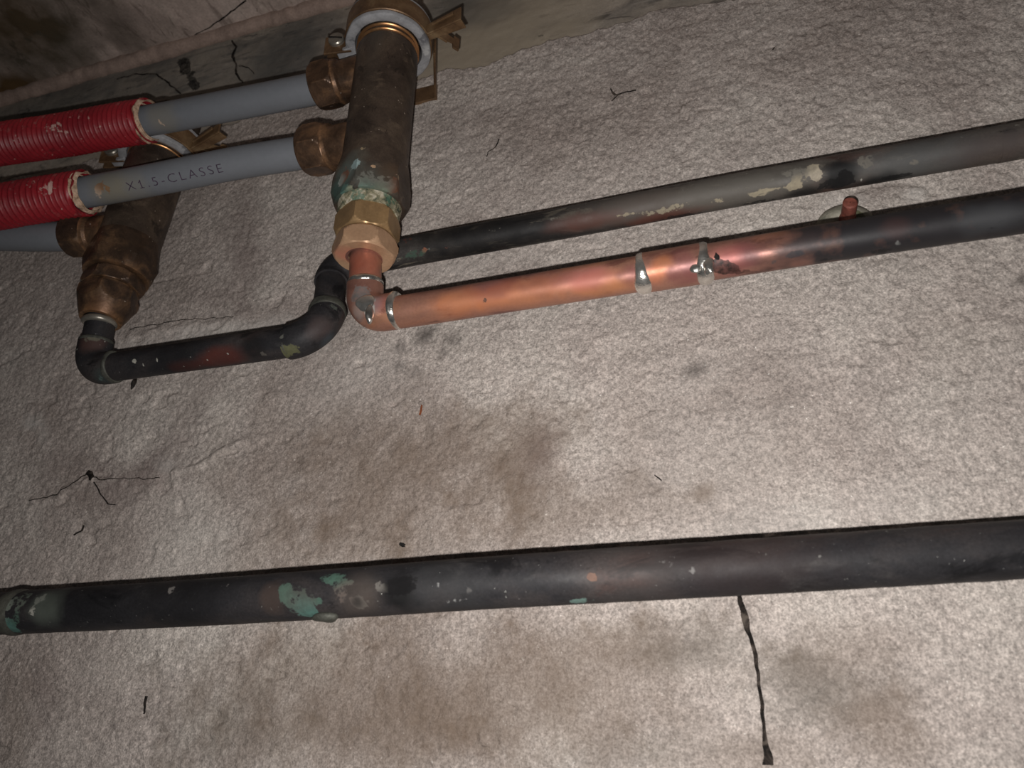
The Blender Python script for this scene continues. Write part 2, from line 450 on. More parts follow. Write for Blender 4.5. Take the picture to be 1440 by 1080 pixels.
M['zinc'] = make_mat('yellow_passivated_steel', [(0.3, srgb(78, 58, 42)), (0.55, srgb(118, 92, 66)), (0.75, srgb(146, 122, 92))], 50, 0.42, 0.4, [(700, 0.2, 0.0003)], [(600, 0.15)])
M['steel'] = make_mat('grey_steel', [(0.3, srgb(110, 105, 96)), (0.7, srgb(170, 165, 155))], 80, 0.35, 0.6, [(700, 0.2, 0.0003)], [])
M['pex'] = make_mat('grey_plastic_pipe', [(0.3, srgb(110, 113, 118)), (0.7, srgb(122, 125, 130))], 20, 0.5, 0.0, [(900, 0.08, 0.0002)], [(300, 0.03)], (), (420, 0.5), spec=0.35, stretch=(0.4, 1, 1))
M['ink'] = make_mat('printed_ink', [(0.4, srgb(48, 34, 52)), (0.7, srgb(88, 70, 88))], 600, 0.7)
M['red'] = make_mat('red_corrugated_plastic', [(0.3, srgb(116, 22, 32)), (0.7, srgb(156, 38, 46))], 30, 0.45, 0.0, [(700, 0.2, 0.0003)], [(500, 0.12)], [(330, 0.70, 0.04, srgb(170, 116, 110))], (420, 0.55), mark_rough=0.3, scuffs=[(110, 0.58, 0.12, srgb(150, 92, 88), 0.6), (60, 0.58, 0.1, srgb(84, 28, 32), 0.6)])
M['plaster'] = make_mat('crumbly_plaster', [(0.3, srgb(112, 92, 74)), (0.5, srgb(186, 158, 134)), (0.7, srgb(216, 190, 168))], 170, 0.9, 0, [(600, 0.6, 0.0008)], [(700, 0.2)], spec=0.2)
M['hemp'] = make_mat('crusted_thread_seal', [(0.36, srgb(66, 74, 62)), (0.5, srgb(134, 128, 104)), (0.64, srgb(190, 182, 164))], 220, 0.9, 0, [(600, 0.6, 0.0008)], [(700, 0.2)], (), (420, 0.5), spec=0.2)
M['rod'] = make_mat('red_brown_rod', [(0.3, srgb(96, 52, 44)), (0.7, srgb(152, 88, 74))], 120, 0.6, 0.2, [(600, 0.4, 0.0005)], [(700, 0.15)])
M['rosette'] = make_mat('whitish_rosette', [(0.3, srgb(128, 126, 110)), (0.7, srgb(186, 180, 166))], 60, 0.7, 0, [(500, 0.4, 0.0006)], [(600, 0.12)], (), (300, 0.5))

BLACK = srgb(16, 15, 16); GREEN = srgb(72, 98, 86); TEAL = srgb(78, 112, 104); WHITE = srgb(170, 168, 158)

# ------------------------------------------------------------------ wall, band, ceiling
EDGE = H + 0.4335            # where the render on the wall stops and bare concrete begins


def wpx(px, py):
    p = P(px, py, D); return p[0], p[2]


def seg_dist(x, z, pts):
    best = np.full(x.shape, 9.0)
    for (a, b) in zip(pts[:-1], pts[1:]):
        ax, az = a; bx, bz = b; dx, dz = bx - ax, bz - az
        t = np.clip(((x - ax) * dx + (z - az) * dz) / (dx * dx + dz * dz + 1e-12), 0, 1)
        best = np.minimum(best, np.hypot(x - ax - t * dx, z - az - t * dz))
    return best


RIDGES = [([(243, 668), (262, 660), (290, 652), (306, 640), (330, 628), (352, 616)], 0.0022, 0.0014),
          ([(360, 618), (380, 612), (402, 616)], 0.002, 0.001),
          ([(232, 640), (245, 628), (240, 645)], 0.002, 0.001),
          ([(45, 706), (75, 700), (110, 682), (128, 672)], 0.0025, 0.0014),
          ([(182, 474), (240, 462), (330, 452), (345, 440)], 0.003, 0.0009),
          ([(395, 428), (392, 440), (402, 452)], 0.002, 0.0008),
          ([(480, 460), (500, 440), (505, 425)], 0.0025, 0.0012),
          ([(1285, 352), (1240, 362), (1225, 372)], 0.0025, -0.0012)]
RIDGES = [([wpx(*q) for q in pts], w_, h_) for pts, w_, h_ in RIDGES]
PATCH = [wpx(*q) for q in [(1165, 300), (1200, 268), (1250, 256), (1290, 256), (1312, 268)]]


def wall_disp(x, z):
    """height of the render's surface towards the room, metres"""
    right = sstep(-0.30, 0.12, x)
    d = (fbm2(x, z, 6, 3, 2) - 0.5) * 0.003
    d = d + (fbm2(x * 0.8, z * 1.3, 60, 11, 3) - 0.5) * 0.0007
    g = fbm2(x, z, 210, 21, 2)
    d = d + (g - 0.5) * (0.0010 + 0.0008 * right)
    d = d + (vnoise(x * 520, z * 520, None, 5) - 0.5) * 0.0005
    pits = sstep(0.72, 0.86, fbm2(x * 0.7, z * 1.2, 90, 77, 2))
    d = d - pits * 0.0012 * (1 - 0.6 * right)
    jx = (vnoise(x * 160, z * 160, None, 9) - 0.5) * 0.004; jz = (vnoise(x * 160 + 40, z * 160, None, 9) - 0.5) * 0.004
    for pts, w_, h_ in RIDGES:
        q = seg_dist(x + jx, z + jz, pts)
        d = d + h_ * np.exp(-(q / w_) ** 2) * (0.5 + vnoise(x * 300, z * 300, None, 31))
    q = seg_dist(x, z, PATCH)
    d = d - 0.0016 * np.exp(-(q / 0.003) ** 2)
    return d


# soft discolorations of the wall: (px, py, radius in px along x, along y, colour, alpha)
BR = srgb(110, 94, 80); GB = srgb(100, 94, 86); PU = srgb(104, 88, 84); DK = srgb(62, 57, 53); PALE = srgb(206, 202, 196)
WSOFT = [(560, 690, 150, 110, BR, .62), (720, 650, 100, 95, BR, .75), (650, 620, 120, 60, BR, .35), (480, 640, 80, 100, BR, .3), (790, 720, 110, 60, BR, .4), (760, 640, 35, 45, PU, .35),
         (700, 745, 200, 45, BR, .35), (480, 760, 110, 60, BR, .45), (380, 700, 55, 150, BR, .3), (350, 800, 50, 60, BR, .3),
         (430, 930, 190, 80, BR, .5), (330, 1030, 120, 70, GB, .5), (550, 1020, 160, 80, BR, .35), (620, 980, 340, 120, BR, .42), (400, 990, 170, 110, BR, .3), (880, 985, 160, 90, BR, .3), (1180, 975, 120, 60, GB, .35), (760, 970, 150, 90, BR, .5), (640, 1000, 150, 90, BR, .35),
         (850, 905, 130, 35, BR, .45), (960, 900, 90, 40, GB, .35), (1000, 915, 60, 28, GB, .5), (1110, 945, 75, 38, GB, .7), (1140, 985, 70, 40, GB, .55), (1230, 1000, 60, 45, BR, .6), (1270, 1050, 50, 45, BR, .4), (1190, 915, 110, 50, BR, .4), (1040, 1060, 120, 40, BR, .4), (900, 1060, 160, 40, GB, .35),
         (1080, 640, 120, 60, BR, .12), (890, 640, 40, 120, BR, .22), (960, 700, 70, 60, BR, .15), (1290, 360, 130, 30, GB, .12), (1330, 470, 100, 60, BR, .15),
         (170, 690, 70, 28, PU, .5), (205, 665, 55, 22, PU, .55), (265, 590, 36, 40, PU, .45), (235, 640, 35, 30, PU, .4), (300, 540, 50, 30, PU, .3),
         (345, 370, 28, 70, PU, .5), (320, 420, 36, 40, PU, .4), (350, 285, 30, 50, PU, .4), (370, 440, 60, 22, PU, .35), (75, 655, 50, 22, PU, .35), (310, 660, 30, 90, BR, .25),
         (60, 980, 30, 60, PU, .35), (20, 1010, 25, 70, BR, .4),
         (1230, 270, 38, 22, PU, .6), (1170, 255, 50, 12, PU, .3), (1250, 350, 60, 10, GB, .3),
         (597, 472, 16, 13, DK, .8), (636, 478, 22, 13, DK, .65), (562, 488, 9, 9, DK, .6), (622, 497, 9, 9, DK, .55), (560, 515, 8, 9, DK, .55), (582, 523, 9, 7, DK, .45), (678, 477, 12, 7, DK, .35), (605, 465, 24, 8, DK, .3),
         (978, 519, 17, 11, DK, .75), (988, 692, 16, 14, BR, .8), (1438, 393, 14, 10, DK, .7), (905, 615, 10, 5, DK, .3), (1220, 440, 10, 8, GB, .2),
         (45, 595, 16, 12, PALE, .6), (60, 612, 10, 18, PALE, .3), (235, 655, 18, 12, PALE, .35), (290, 470, 120, 14, PALE, .5), (1195, 285, 30, 12, PALE, .4), (1290, 272, 18, 12, PALE, .5), (500, 530, 90, 50, PALE, .15), (430, 475, 60, 25, PALE, .25), (1100, 740, 240, 40, PALE, .2), (260, 770, 90, 60, PALE, .15), (1000, 620, 150, 100, PALE, .12),
         (20, 280, 50, 60, PALE, .2), (880, 300, 280, 20, PALE, .2), (660, 370, 120, 20, PALE, .25)]


def wall_colour(x, z):
    out = np.zeros((x.size, 4))
    wob = 1 + 0.9 * (fbm2(x, z, 70, 40, 3) - 0.5) + 0.35 * (fbm2(x, z, 300, 44, 2) - 0.5)
    for px, py, rx, ry, col, al in WSOFT:
        c = P(px, py, D); e1 = P(px + rx, py - 0.16 * rx, D); e2 = P(px + 0.0 * ry, py - ry, D)
        A = np.array([[e1[0] - c[0], e2[0] - c[0]], [e1[2] - c[2], e2[2] - c[2]]]); iA = np.linalg.inv(A)
        dx = x - c[0]; dz = z - c[2]
        q = np.hypot(iA[0, 0] * dx + iA[0, 1] * dz, iA[1, 0] * dx + iA[1, 1] * dz) * wob
        k = (al * 0.74 * sstep(1.45, 0.1, q))[:, None]
        tot = out[:, 3:4] + k * (1 - out[:, 3:4])
        out[:, :3] = np.where(tot > 1e-5, (out[:, :3] * out[:, 3:4] * (1 - k) + np.array(col) * k) / np.maximum(tot, 1e-5), out[:, :3])
        out[:, 3:4] = tot
    return out


def lines(*spans):
    o = []
    for a, b, st in spans:
        n = max(1, int(round((b - a) / st))); o.append(np.linspace(a, b, n, endpoint=False))
    return np.concatenate(o + [[spans[-1][1]]])


gx = lines((-1.4, -0.76, 0.08), (-0.76, -0.20, 0.00095), (-0.20, 0.25, 0.00068), (0.25, 0.45, 0.002), (0.45, 1.3, 0.07))
gz = lines((0.0, H - 0.06, 0.12), (H - 0.06, EDGE, 0.00072))
X, Z = np.meshgrid(gx, gz)
x, z = X.ravel(), Z.ravel()
dd = wall_disp(x, z)
fine = ((x > -0.8) & (x < 0.46) & (z > H - 0.08))
top = sstep(EDGE - 0.006, EDGE, z)
dd = np.where(fine, dd, 0)
yy = D - dd
V = np.stack([x, yy, z], 1)
F = grid_faces(len(gz), len(gx), False)
# the ragged upper rim turns back to the bare concrete 4 mm behind
last = (len(gz) - 1) * len(gx)
wob = (fbm2(gx, gx * 0, 25, 60, 3) - 0.5) * 0.016 + (fbm2(gx, gx * 0, 150, 62, 2) - 0.5) * 0.006
V[last:, 2] += wob
for k in range(1, 12):
    V[last - k * len(gx):last - (k - 1) * len(gx), 2] += wob * (1 - k / 12)
V[last:, 1] = D + 0.004
V[last - len(gx):last, 1] = np.maximum(V[last - len(gx):last, 1], D + 0.0008)
wall = mesh_obj('wall_back', V, F, M['wall'], None, wall_colour(x, z), None, None, 'structure')

# bare concrete strip above the render, set back a few millimetres
gx2 = lines((-1.4, -0.85, 0.08), (-0.85, 0.3, 0.002), (0.3, 1.3, 0.08)); gz2 = lines((EDGE - 0.012, H + 0.56, 0.0016))
X, Z = np.meshgrid(gx2, gz2); x, z = X.ravel(), Z.ravel()
V = np.stack([x, D + 0.0035 - (fbm2(x * 0.6, z, 40, 80, 3) - 0.5) * 0.002 - (fbm2(x, z, 220, 83, 2) - 0.5) * 0.0006, z], 1)
BD = srgb(26, 25, 25); BG = srgb(86, 86, 84); BE = srgb(158, 147, 130)
bp = lambda px, py: P(px, py, D + 0.003)
soft = paint(V, [(bp(390, 90), .05, BG, .5), (bp(420, 50), .05, BG, .5), (bp(200, 130), .05, BG, .4), (bp(100, 150), .06, BG, .5), (bp(20, 160), .06, BG, .5), (bp(300, 100), .06, srgb(120, 118, 112), .4),
                 (bp(640, 80), .06, BE, .6), (bp(700, 60), .06, BE, .6), (bp(620, 20), .03, BG, .5), (bp(760, 20), .05, BE, .5), (bp(680, 5), .03, BG, .4), (bp(460, 120), .03, PALE, .3)], 4, 60, 0.8)
mark = paint(V, [(bp(257, 92), .0075, BD, .85, bp(274, 122) - bp(252, 82), 2.4), (bp(270, 115), .0075, BD, .7, bp(274, 122) - bp(252, 82), 2.0), (bp(180, 125), .012, BD, .4), (bp(35, 155), .014, BD, .45), (bp(90, 140), .012, BD, .35), (bp(400, 60), .012, BD, .35),
                 (bp(635, 103), .006, BD, .5), (bp(650, 100), .006, BD, .45), (bp(760, 48), .006, BD, .45), (bp(590, 108), .006, BD, .4)], 8, 160)
band = mesh_obj('bare_concrete_strip', V, grid_faces(len(gz2), len(gx2), False), M['band'], wall, soft, mark, None)

# ceiling slab
ZC = H + 0.548
gx3 = lines((-1.4, -0.95, 0.08), (-0.95, 0.05, 0.0025), (0.05, 1.3, 0.1)); gy3 = lines((-0.9, 0.18, 0.1), (0.18, D + 0.01, 0.0022))
X, Y = np.meshgrid(gx3, gy3); x, y = X.ravel(), Y.ravel()
V = np.stack([x, y, ZC + (fbm2(x * 1.2, y * 0.5, 40, 90, 3) - 0.5) * 0.003 + (fbm2(x, y, 200, 93, 2) - 0.5) * 0.0008], 1)
cp = lambda px, py: PZ(px, py, ZC)
CD = srgb(80, 73, 61); CB = srgb(92, 70, 44)
soft = paint(V, [(cp(40, 50), .07, CD, .5), (cp(10, 90), .05, CD, .45), (cp(90, 70), .04, CD, .35), (cp(60, 10), .06, CD, .4), (cp(30, 130), .03, CB, .8), (cp(10, 140), .02, CB, .8), (cp(200, 50), .04, srgb(105, 92, 84), .4), (cp(0, 20), .05, CB, .4)], 4, 60, 0.8)
mark = paint(V, [(cp(20, 30), .03, CD, .36), (cp(75, 60), .02, CD, .36), (cp(5, 75), .02, CD, .36), (cp(45, 90), .02, CD, .36)], 8, 120)
ceil = mesh_obj('ceiling', V, grid_faces(len(gy3), len(gx3), False)[:, ::-1], M['ceiling'], None, soft, mark, None, 'structure')

# rounded mortar fillet in the corner of wall and ceiling
path = np.array([(xx, D + 0.001, ZC - 0.001) for xx in np.linspace(-1.35, 1.25, 300)])
def fil(s, tot, th): return np.full(th.shape, 0.0070 + 0.003 * (vnoise(s * 25, 0.3, None, 3) - 0.5) + 0.0008 * (vnoise(s * 140, 0.7, None, 4) - 0.5))
tube('trim_1', path, fil, M['mortar'], None, 20, 0.0025, rough=0.0009, seed=3)['kind'] = 'structure'


def strip(name, px, widths, mat, parent, on='wall', proud=0.0004, seed=0, jit=0.35):
    """thin irregular body lying in / on the surface (a dirt filled crack or a fibre), px = pixel polyline"""
    if on == 'wall': pts = np.array([P(a, b, D) for a, b in px]); nrm = np.array([0, -1.0, 0])
    elif on == 'band': pts = np.array([P(a, b, D + 0.0035) for a, b in px]); nrm = np.array([0, -1.0, 0])
    else: pts = np.array([PZ(a, b, ZC) for a, b in px]); nrm = np.array([0, 0, -1.0])
    pts2, s = resample(pts, 0.0009)
    so = np.concatenate([[0], np.cumsum(np.linalg.norm(np.diff(pts, axis=0), axis=1))])
    wd = np.interp(s, so, widths) * 0.5
    T = np.gradient(pts2, axis=0); T /= np.linalg.norm(T, axis=1)[:, None]; B = np.cross(nrm, T)
    wv = (vnoise(s * 260, s * 0 + seed, None, seed) - 0.5) * 0.0022 * jit * 2 + (vnoise(s * 90, s * 0 + seed, None, seed + 3) - 0.5) * 0.0016 * jit * 2
    c = pts2 + B * wv[:, None]
    wd = wd * (0.75 + 0.5 * vnoise(s * 160, s * 0, None, seed + 5))
    rows = []
    for k, hh in ((-1, -0.6), (-0.5, 0.7), (0.5, 0.7), (1, -0.6)):
        q = c + B * (wd * k)[:, None]
        base = wall_disp(q[:, 0], q[:, 2]) if on == 'wall' else np.zeros(len(q)) + 0.0006
        rows.append(q + nrm * (base + proud * hh)[:, None])
    V = np.stack(rows, 1).reshape(-1, 3)
    return mesh_obj(name, V, grid_faces(len(c), 4, True), mat, parent, None, None, 50)


k = 0.00038
strip('crack', [(1038, 836), (1043, 852), (1046, 868), (1055, 895), (1063, 920), (1066, 955), (1070, 985), (1074, 1015), (1077, 1045), (1081, 1076)], [4*k, 10*k, 11*k, 5.5*k, 8.5*k, 6*k, 6*k, 5.5*k, 8*k, 13*k], M['crack'], wall, seed=2, jit=0.2)
strip('crack', [(40, 705), (75, 697), (95, 688), (115, 670), (126, 662)], [2*k, 3*k, 2.5*k, 3*k, 6*k], M['crack'], wall, seed=3)
strip('crack', [(122, 664), (130, 670), (128, 676)], [9*k, 12*k, 6*k], M['crack'], wall, seed=4)
strip('crack', [(128, 673), (165, 674), (225, 672)], [3*k, 2*k, 1.5*k], M['crack'], wall, seed=5)
strip('crack', [(857, 126), (866, 134), (880, 130), (895, 128)], [3*k, 5*k, 4*k, 4*k], M['crack'], wall, seed=6)
strip('crack', [(872, 134), (865, 140), (862, 144)], [3*k, 3*k, 2*k], M['crack'], wall, seed=7)
strip('crack', [(702, 196), (696, 208), (686, 214), (683, 220)], [3*k, 3.5*k, 3*k, 2.5*k], M['crack'], wall, seed=8)
strip('crack', [(185, 464), (230, 455), (280, 449), (330, 446)], [2*k, 2.5*k, 2*k, 1.5*k], M['crack'], wall, seed=9)
strip('crack', [(1090, 68), (1086, 72)], [4*k, 3*k], M['crack'], wall, seed=10)
strip('crack', [(326, 58), (334, 66), (326, 80), (333, 92), (331, 104), (341, 117)], [4*k, 6*k, 7*k, 5*k, 5*k, 4*k], M['crack'], band, 'band', seed=11)
strip('crack', [(165, 112), (190, 104), (222, 105), (235, 117), (255, 132)], [3*k, 3*k, 4*k, 4.5*k, 3*k], M['crack'], band, 'band', seed=12)
strip('crack', [(338, 92), (350, 96), (358, 104)], [2*k, 2*k, 2*k], M['crack'], band, 'band', seed=13)
strip('crack', [(346, 0), (325, 16), (298, 36), (262, 55)], [3*k, 3*k, 3.5*k, 3*k], M['crack'], ceil, 'ceiling', seed=14, jit=0.15)


def debris(name, px, widths, label, mat, seed, cat, jit=0.1, proud=0.0012):
    o = strip(name, px, widths, mat, None, 'wall', proud, seed, jit)
    o['label'] = label; o['category'] = cat
    return o


debris('plant_fibre', [(207, 979), (205, 988), (205, 995), (201, 1004)], [5*k, 5*k, 4*k, 1.5*k], 'short dark curled fibre stuck on wall low at left', M['thread'], 21, 'fibre')
debris('hair_strand', [(115, 738), (113, 746), (104, 753)], [3*k, 3*k, 2*k], 'thin black hair on wall above left end of lowest pipe', M['thread'], 22, 'hair')
debris('cobweb_strand', [(133, 678), (143, 696), (152, 709), (164, 710)], [1.6*k, 1.8*k, 2.2*k, 1.2*k], 'hair-thin dark thread hanging from the small hole in the left wall crack', M['thread'], 23, 'thread')
debris('paint_chip', [(564, 765), (568, 767), (572, 768)], [6*k, 9*k, 5*k], 'small black chip on wall just above the lowest pipe', M['thread'], 24, 'chip')
debris('rust_flake', [(594, 570), (592, 577), (590, 584)], [3*k, 5*k, 3*k], 'small rusty brown flake on wall below the copper elbow', M['rust'], 25, 'flake')
debris('wood_splinter', [(921, 669), (927, 673), (931, 676)], [2*k, 2.6*k, 2*k], 'tiny dark splinter on wall right of the brown stain', M['thread'], 26, 'splinter')

# ------------------------------------------------------------------ the lowest, thickest dark pipe
RB = 0.0110
low = [P(-90, 868, .313), P(0, 862.5, .3125), P(240, 849.5, .308), P(480, 834, .306), P(700, 818.5, .307), P(1070, 796, .316), P(1440, 772, .326), P(1560, 763, .327)]
low = extend(low, 0.4, 0.55)
t = thing('dark_pipe', 'thick blackened copper pipe, lowest of all, crossing the whole wall with green patina', 'pipe', low[4])
axl = low[4] - low[3]
lp = lambda px, py: P(px, py, .305 - RB * 0.8)
tube('pipe', smooth_path(low, 400), RB, M['dark'], t, 56, 0.0016, soft=[(lp(380, 840), .008, srgb(70, 58, 52), .6), (lp(500, 840), .012, srgb(78, 70, 64), .5), (lp(560, 835), .010, BLACK, .9), (lp(620, 835), .02, srgb(60, 60, 60), .3), (lp(900, 790), .02, srgb(66, 60, 58), .4), (lp(60, 850), .012, srgb(90, 96, 88), .5, axl, 1), (lp(1040, 780), .02, srgb(48, 38, 37), .45, axl, 2), (lp(240, 845), .03, BLACK, .5)],
     mark=[(lp(428, 862), .0055, TEAL, .75, axl, 1.3), (lp(400, 825), .004, GREEN, .62), (lp(398, 845), .0038, GREEN, .55), (lp(458, 812), .004, GREEN, .5, axl, 2), (lp(447, 850), .003, GREEN, .6), (lp(8, 885), .0055, TEAL, .75, axl, 1.6), (lp(5, 850), .006, srgb(120, 126, 116), .6), (lp(42, 862), .0035, WHITE, .5), (lp(55, 838), .005, srgb(120, 122, 114), .5), (lp(236, 828), .0035, srgb(120, 116, 112), .55), (lp(315, 822), .0025, srgb(120, 116, 112), .5), (lp(615, 828), .0022, srgb(140, 140, 138), .55), (lp(640, 846), .002, srgb(140, 140, 138), .5, axl, 4), (lp(655, 832), .0025, srgb(92, 90, 88), .5), (lp(827, 808), .0026, srgb(124, 98, 86), .8), (lp(812, 849), .003, srgb(104, 128, 120), .7, axl, 2), (lp(945, 785), .004, srgb(110, 108, 106), .5), (lp(975, 800), .0025, srgb(130, 128, 126), .5), (lp(420, 845), .010, srgb(78, 84, 76), .5), (lp(470, 815), .005, GREEN, .5, axl, 1.5), (lp(500, 845), .006, srgb(96, 90, 84), .5), (lp(440, 868), .004, TEAL, .6, axl, 2), (lp(560, 820), .006, BLACK, .8, axl, 1.5), (lp(500, 850), .003, BLACK, .7), (lp(30, 840), .008, srgb(96, 104, 94), .5), (lp(20, 875), .005, GREEN, .5), (lp(530, 820), .003, srgb(120, 116, 110), .45), (lp(480, 830), .007, srgb(96, 86, 80), .5)], rough=0.0001, seed=2)
pa, s_ = resample(smooth_path(low, 400), 0.001)
def near(path, px, y):
    c = P(px[0], px[1], y); i = int(np.argmin(((path - c) ** 2).sum(1))); return i, path[i]
i0, c0 = near(pa, (465, 836), .305)
dr = lump('solder_drip', c0 + np.array([0, -0.0035, -0.0108]), 0.0042, M['dark_rough'], t, (1.5, 1, 0.55), 3, 0.2); dr['label'] = 'grey solder blob under the pipe'
i1, c1 = near(pa, (25, 862), .3125)
def bead(r, h_, seed):
    def f(s, tot, th): return r + h_ * np.sin(math.pi * np.clip(s / tot, 0, 1)) * (0.6 + 0.8 * vnoise(th * 2.0, s * 0 + seed, None, seed))
    return f
tube('solder_ring', pa[i1 - 4:i1 + 7], bead(RB, 0.0009, 4), M['dark_rough'], t, 40, 0.0006, seed=4)
lump('solder_fleck', P(553, 841, .3035) * 0 + c0 + (P(553, 841, .295) - P(465, 836, .295)) * 1 + np.array([0, -RB * 0.93, 0]), 0.0009, M['solder'], t, (1, .6, 1), 5, 0.1, lev=2)

# ------------------------------------------------------------------ brass manifolds
def manifold(name, label, bot, topp, rot_up, spec):
    """vertical distribution manifold; bot / topp are its axis ends, spec holds the distances along that axis"""
    ax = (topp - bot); Lh = np.linalg.norm(ax); ax = ax / Lh
    t = thing(name, label, 'manifold', bot)
    return t, ax, Lh


def axis_s(bot, ax, px, y):
    return float((P(px[0], px[1], y) - bot).dot(ax))


# right manifold -----------------------------------------------------------------
Y1 = 0.308
bot1 = P(512, 364, Y1); top1 = P(546, 70, Y1 + 0.001)
ax1 = (top1 - bot1) / np.linalg.norm(top1 - bot1)
R1 = 0.0197
# heights seen on the front of the fitting (front of a ring of radius r lies r nearer to the lens)
fr = np.array([0.5, -0.866, 0])
def front_s(px, r, bot, ax):
    """axis distance of the ring of radius r whose front is seen at the pixel"""
    best = None
    for s in np.linspace(-0.03, 0.25, 1400):
        q = bot + ax * s + fr * r
        rel = q - np.array([0, 0, H]); c = np.array([rel.dot(np.array(RIGHT)), rel.dot(np.array(DOWN)), rel.dot(np.array(FWD))])
        v = c[1] / c[2] * FPX + 540
        if best is None or abs(v - px) < best[0]: best = (abs(v - px), s)
    return best[1]


sN0 = 0.0
sN1 = front_s(311, 0.0185, bot1, ax1)       # top of swivel nut
sA1 = front_s(277, 0.0185, bot1, ax1)       # top of hex adapter
sC0 = front_s(264, 0.0195, bot1, ax1)       # bottom of the manifold's hex boss
sC1 = front_s(232, 0.0205, bot1, ax1)       # top of facets
sB0 = front_s(198, 0.0205, bot1, ax1)
sT = front_s(40, 0.0197, bot1, ax1)         # bright thread under the clamp
mf = thing('manifold', 'right brown brass manifold with two grey pipes and green patina on its lower end', 'manifold', bot1)
q1 = lambda px, py, r=0.018: P(px, py, Y1 - r * 0.85)
GREY = srgb(92, 86, 78)
lathe('body', bot1, ax1, [(sB0 - 0.012, 0.012), (sB0 - 0.012, R1), (sB0, R1), (sT - 0.003, R1), (sT - 0.002, R1 - 0.0008), (sT + 0.05, R1 - 0.0008), (sT + 0.055, R1 - 0.004), (sT + 0.055, 0.0005)], M['bronze'], mf, 72,
      soft=[(q1(560, 105), .012, GREY, .5), (q1(560, 130), .014, GREY, .4), (q1(530, 70), .006, GREY, .4), (q1(500, 130), .012, srgb(40, 33, 28), .6), (q1(500, 180), .010, srgb(40, 33, 28), .5)],
      mark=[(q1(567, 102), .0016, WHITE, .6), (q1(573, 112), .0014, WHITE, .6), (q1(545, 122), .0013, WHITE, .55), (q1(526, 111), .0011, WHITE, .6), (q1(566, 114), .0013, WHITE, .55), (q1(578, 158), .001, WHITE, .6), (q1(543, 135), .0011, WHITE, .5)], seed=11)
for kk, off in enumerate((0.0, 0.0042)):
    o = lathe('thread_ring', bot1 + ax1 * (sT - 0.001 + off), ax1, [(0, R1 - 0.001), (0.0002, R1 + 0.0001), (0.0009, R1 + 0.0006), (0.0016, R1 + 0.0001), (0.0018, R1 - 0.001)], M['gold'], mf, 72, sharp=60)
boss_prof = [(sC0, 0.012), (sC0, hexf(0.0400, -25, 0.0202))]
for a in np.linspace(0, 1, 9)[1:]:
    boss_prof.append((sC0 + (sC1 - sC0) * 0.45 * a, hexf(0.0400, -25, 0.0202 + 0.0034 * a)))
for a in np.linspace(0.45, 1, 10)[1:]: boss_prof.append((sC0 + (sC1 - sC0) * a, hexf(0.0400, -25)))
for a in np.linspace(0, 1, 18)[1:]:
    boss_prof.append((sC1 + (sB0 - sC1) * a, hexf(0.0400, -25, 0.0236 - (0.0236 - R1 - 0.0002) * a ** 0.8)))
bo = lathe('hex_boss', bot1, ax1, boss_prof, M['bronze'], mf, 96,
      soft=[(q1(485, 240, .02), .012, srgb(116, 128, 122), .8), (q1(500, 215, .02), .008, srgb(110, 108, 98), .5), (q1(530, 250, .02), .014, srgb(100, 102, 96), .6), (q1(475, 260, .02), .010, TEAL, .55), (q1(548, 240, .02), .008, srgb(96, 74, 56), .5)],
      mark=[(q1(497, 229, .021), .0042, srgb(150, 172, 172), .85), (q1(482, 246, .021), .005, srgb(112, 70, 50), .7, (0.3, 0, 1), 1.5), (q1(483, 270, .021), .006, TEAL, .8), (q1(510, 262, .021), .006, srgb(84, 112, 100), .7), (q1(540, 266, .021), .006, srgb(96, 116, 96), .65), (q1(560, 262, .021), .005, srgb(96, 62, 44), .75, (0, 0, 1), 1.7), (q1(565, 285, .021), .006, srgb(70, 110, 96), .7), (q1(526, 231, .021), .0017, srgb(196, 160, 126), .75, (1, 0, 0), 2.2), (q1(563, 246, .021), .0022, srgb(170, 150, 125), .6), (q1(515, 245, .021), .008, srgb(112, 112, 104), .55), (q1(545, 255, .021), .006, srgb(120, 118, 108), .5), (q1(475, 255, .021), .004, srgb(150, 160, 154), .6), (q1(490, 262, .021), .003, srgb(150, 146, 120), .5), (q1(508, 205, .021), .003, srgb(170, 150, 120), .5)], seed=12, ns=260)
bo['label'] = 'hexagonal lower end with green and white patina'
lathe('hemp_seal', bot1, ax1, [(sA1 - 0.001, 0.012), (sA1 - 0.001, 0.0172), (sA1 + 0.0012, 0.0178), (sC0 + 0.0005, 0.0186), (sC0 + 0.001, 0.012)], M['hemp'], mf, 72, mark=[(q1(500, 272, .02), .008, srgb(92, 116, 100), .6), (q1(550, 275, .02), .008, srgb(60, 96, 80), .6)], seed=13, rough=0.0006)['label'] = 'whitish green crust around the thread'
lathe('adapter_nut', bot1, ax1, hex_prof(sN1 + 0.0008, sA1, 0.0325, -25, 0.013, 0.0032), M['brass_new'], mf, 96, seed=14)['label'] = 'yellow brass hexagon'
lathe('adapter_collar', bot1, ax1, [(sN1 - 0.004, 0.012), (sN1 - 0.004, 0.0150), (sN1 + 0.002, 0.0150), (sN1 + 0.002, 0.012)], M['gold'], mf, 72)
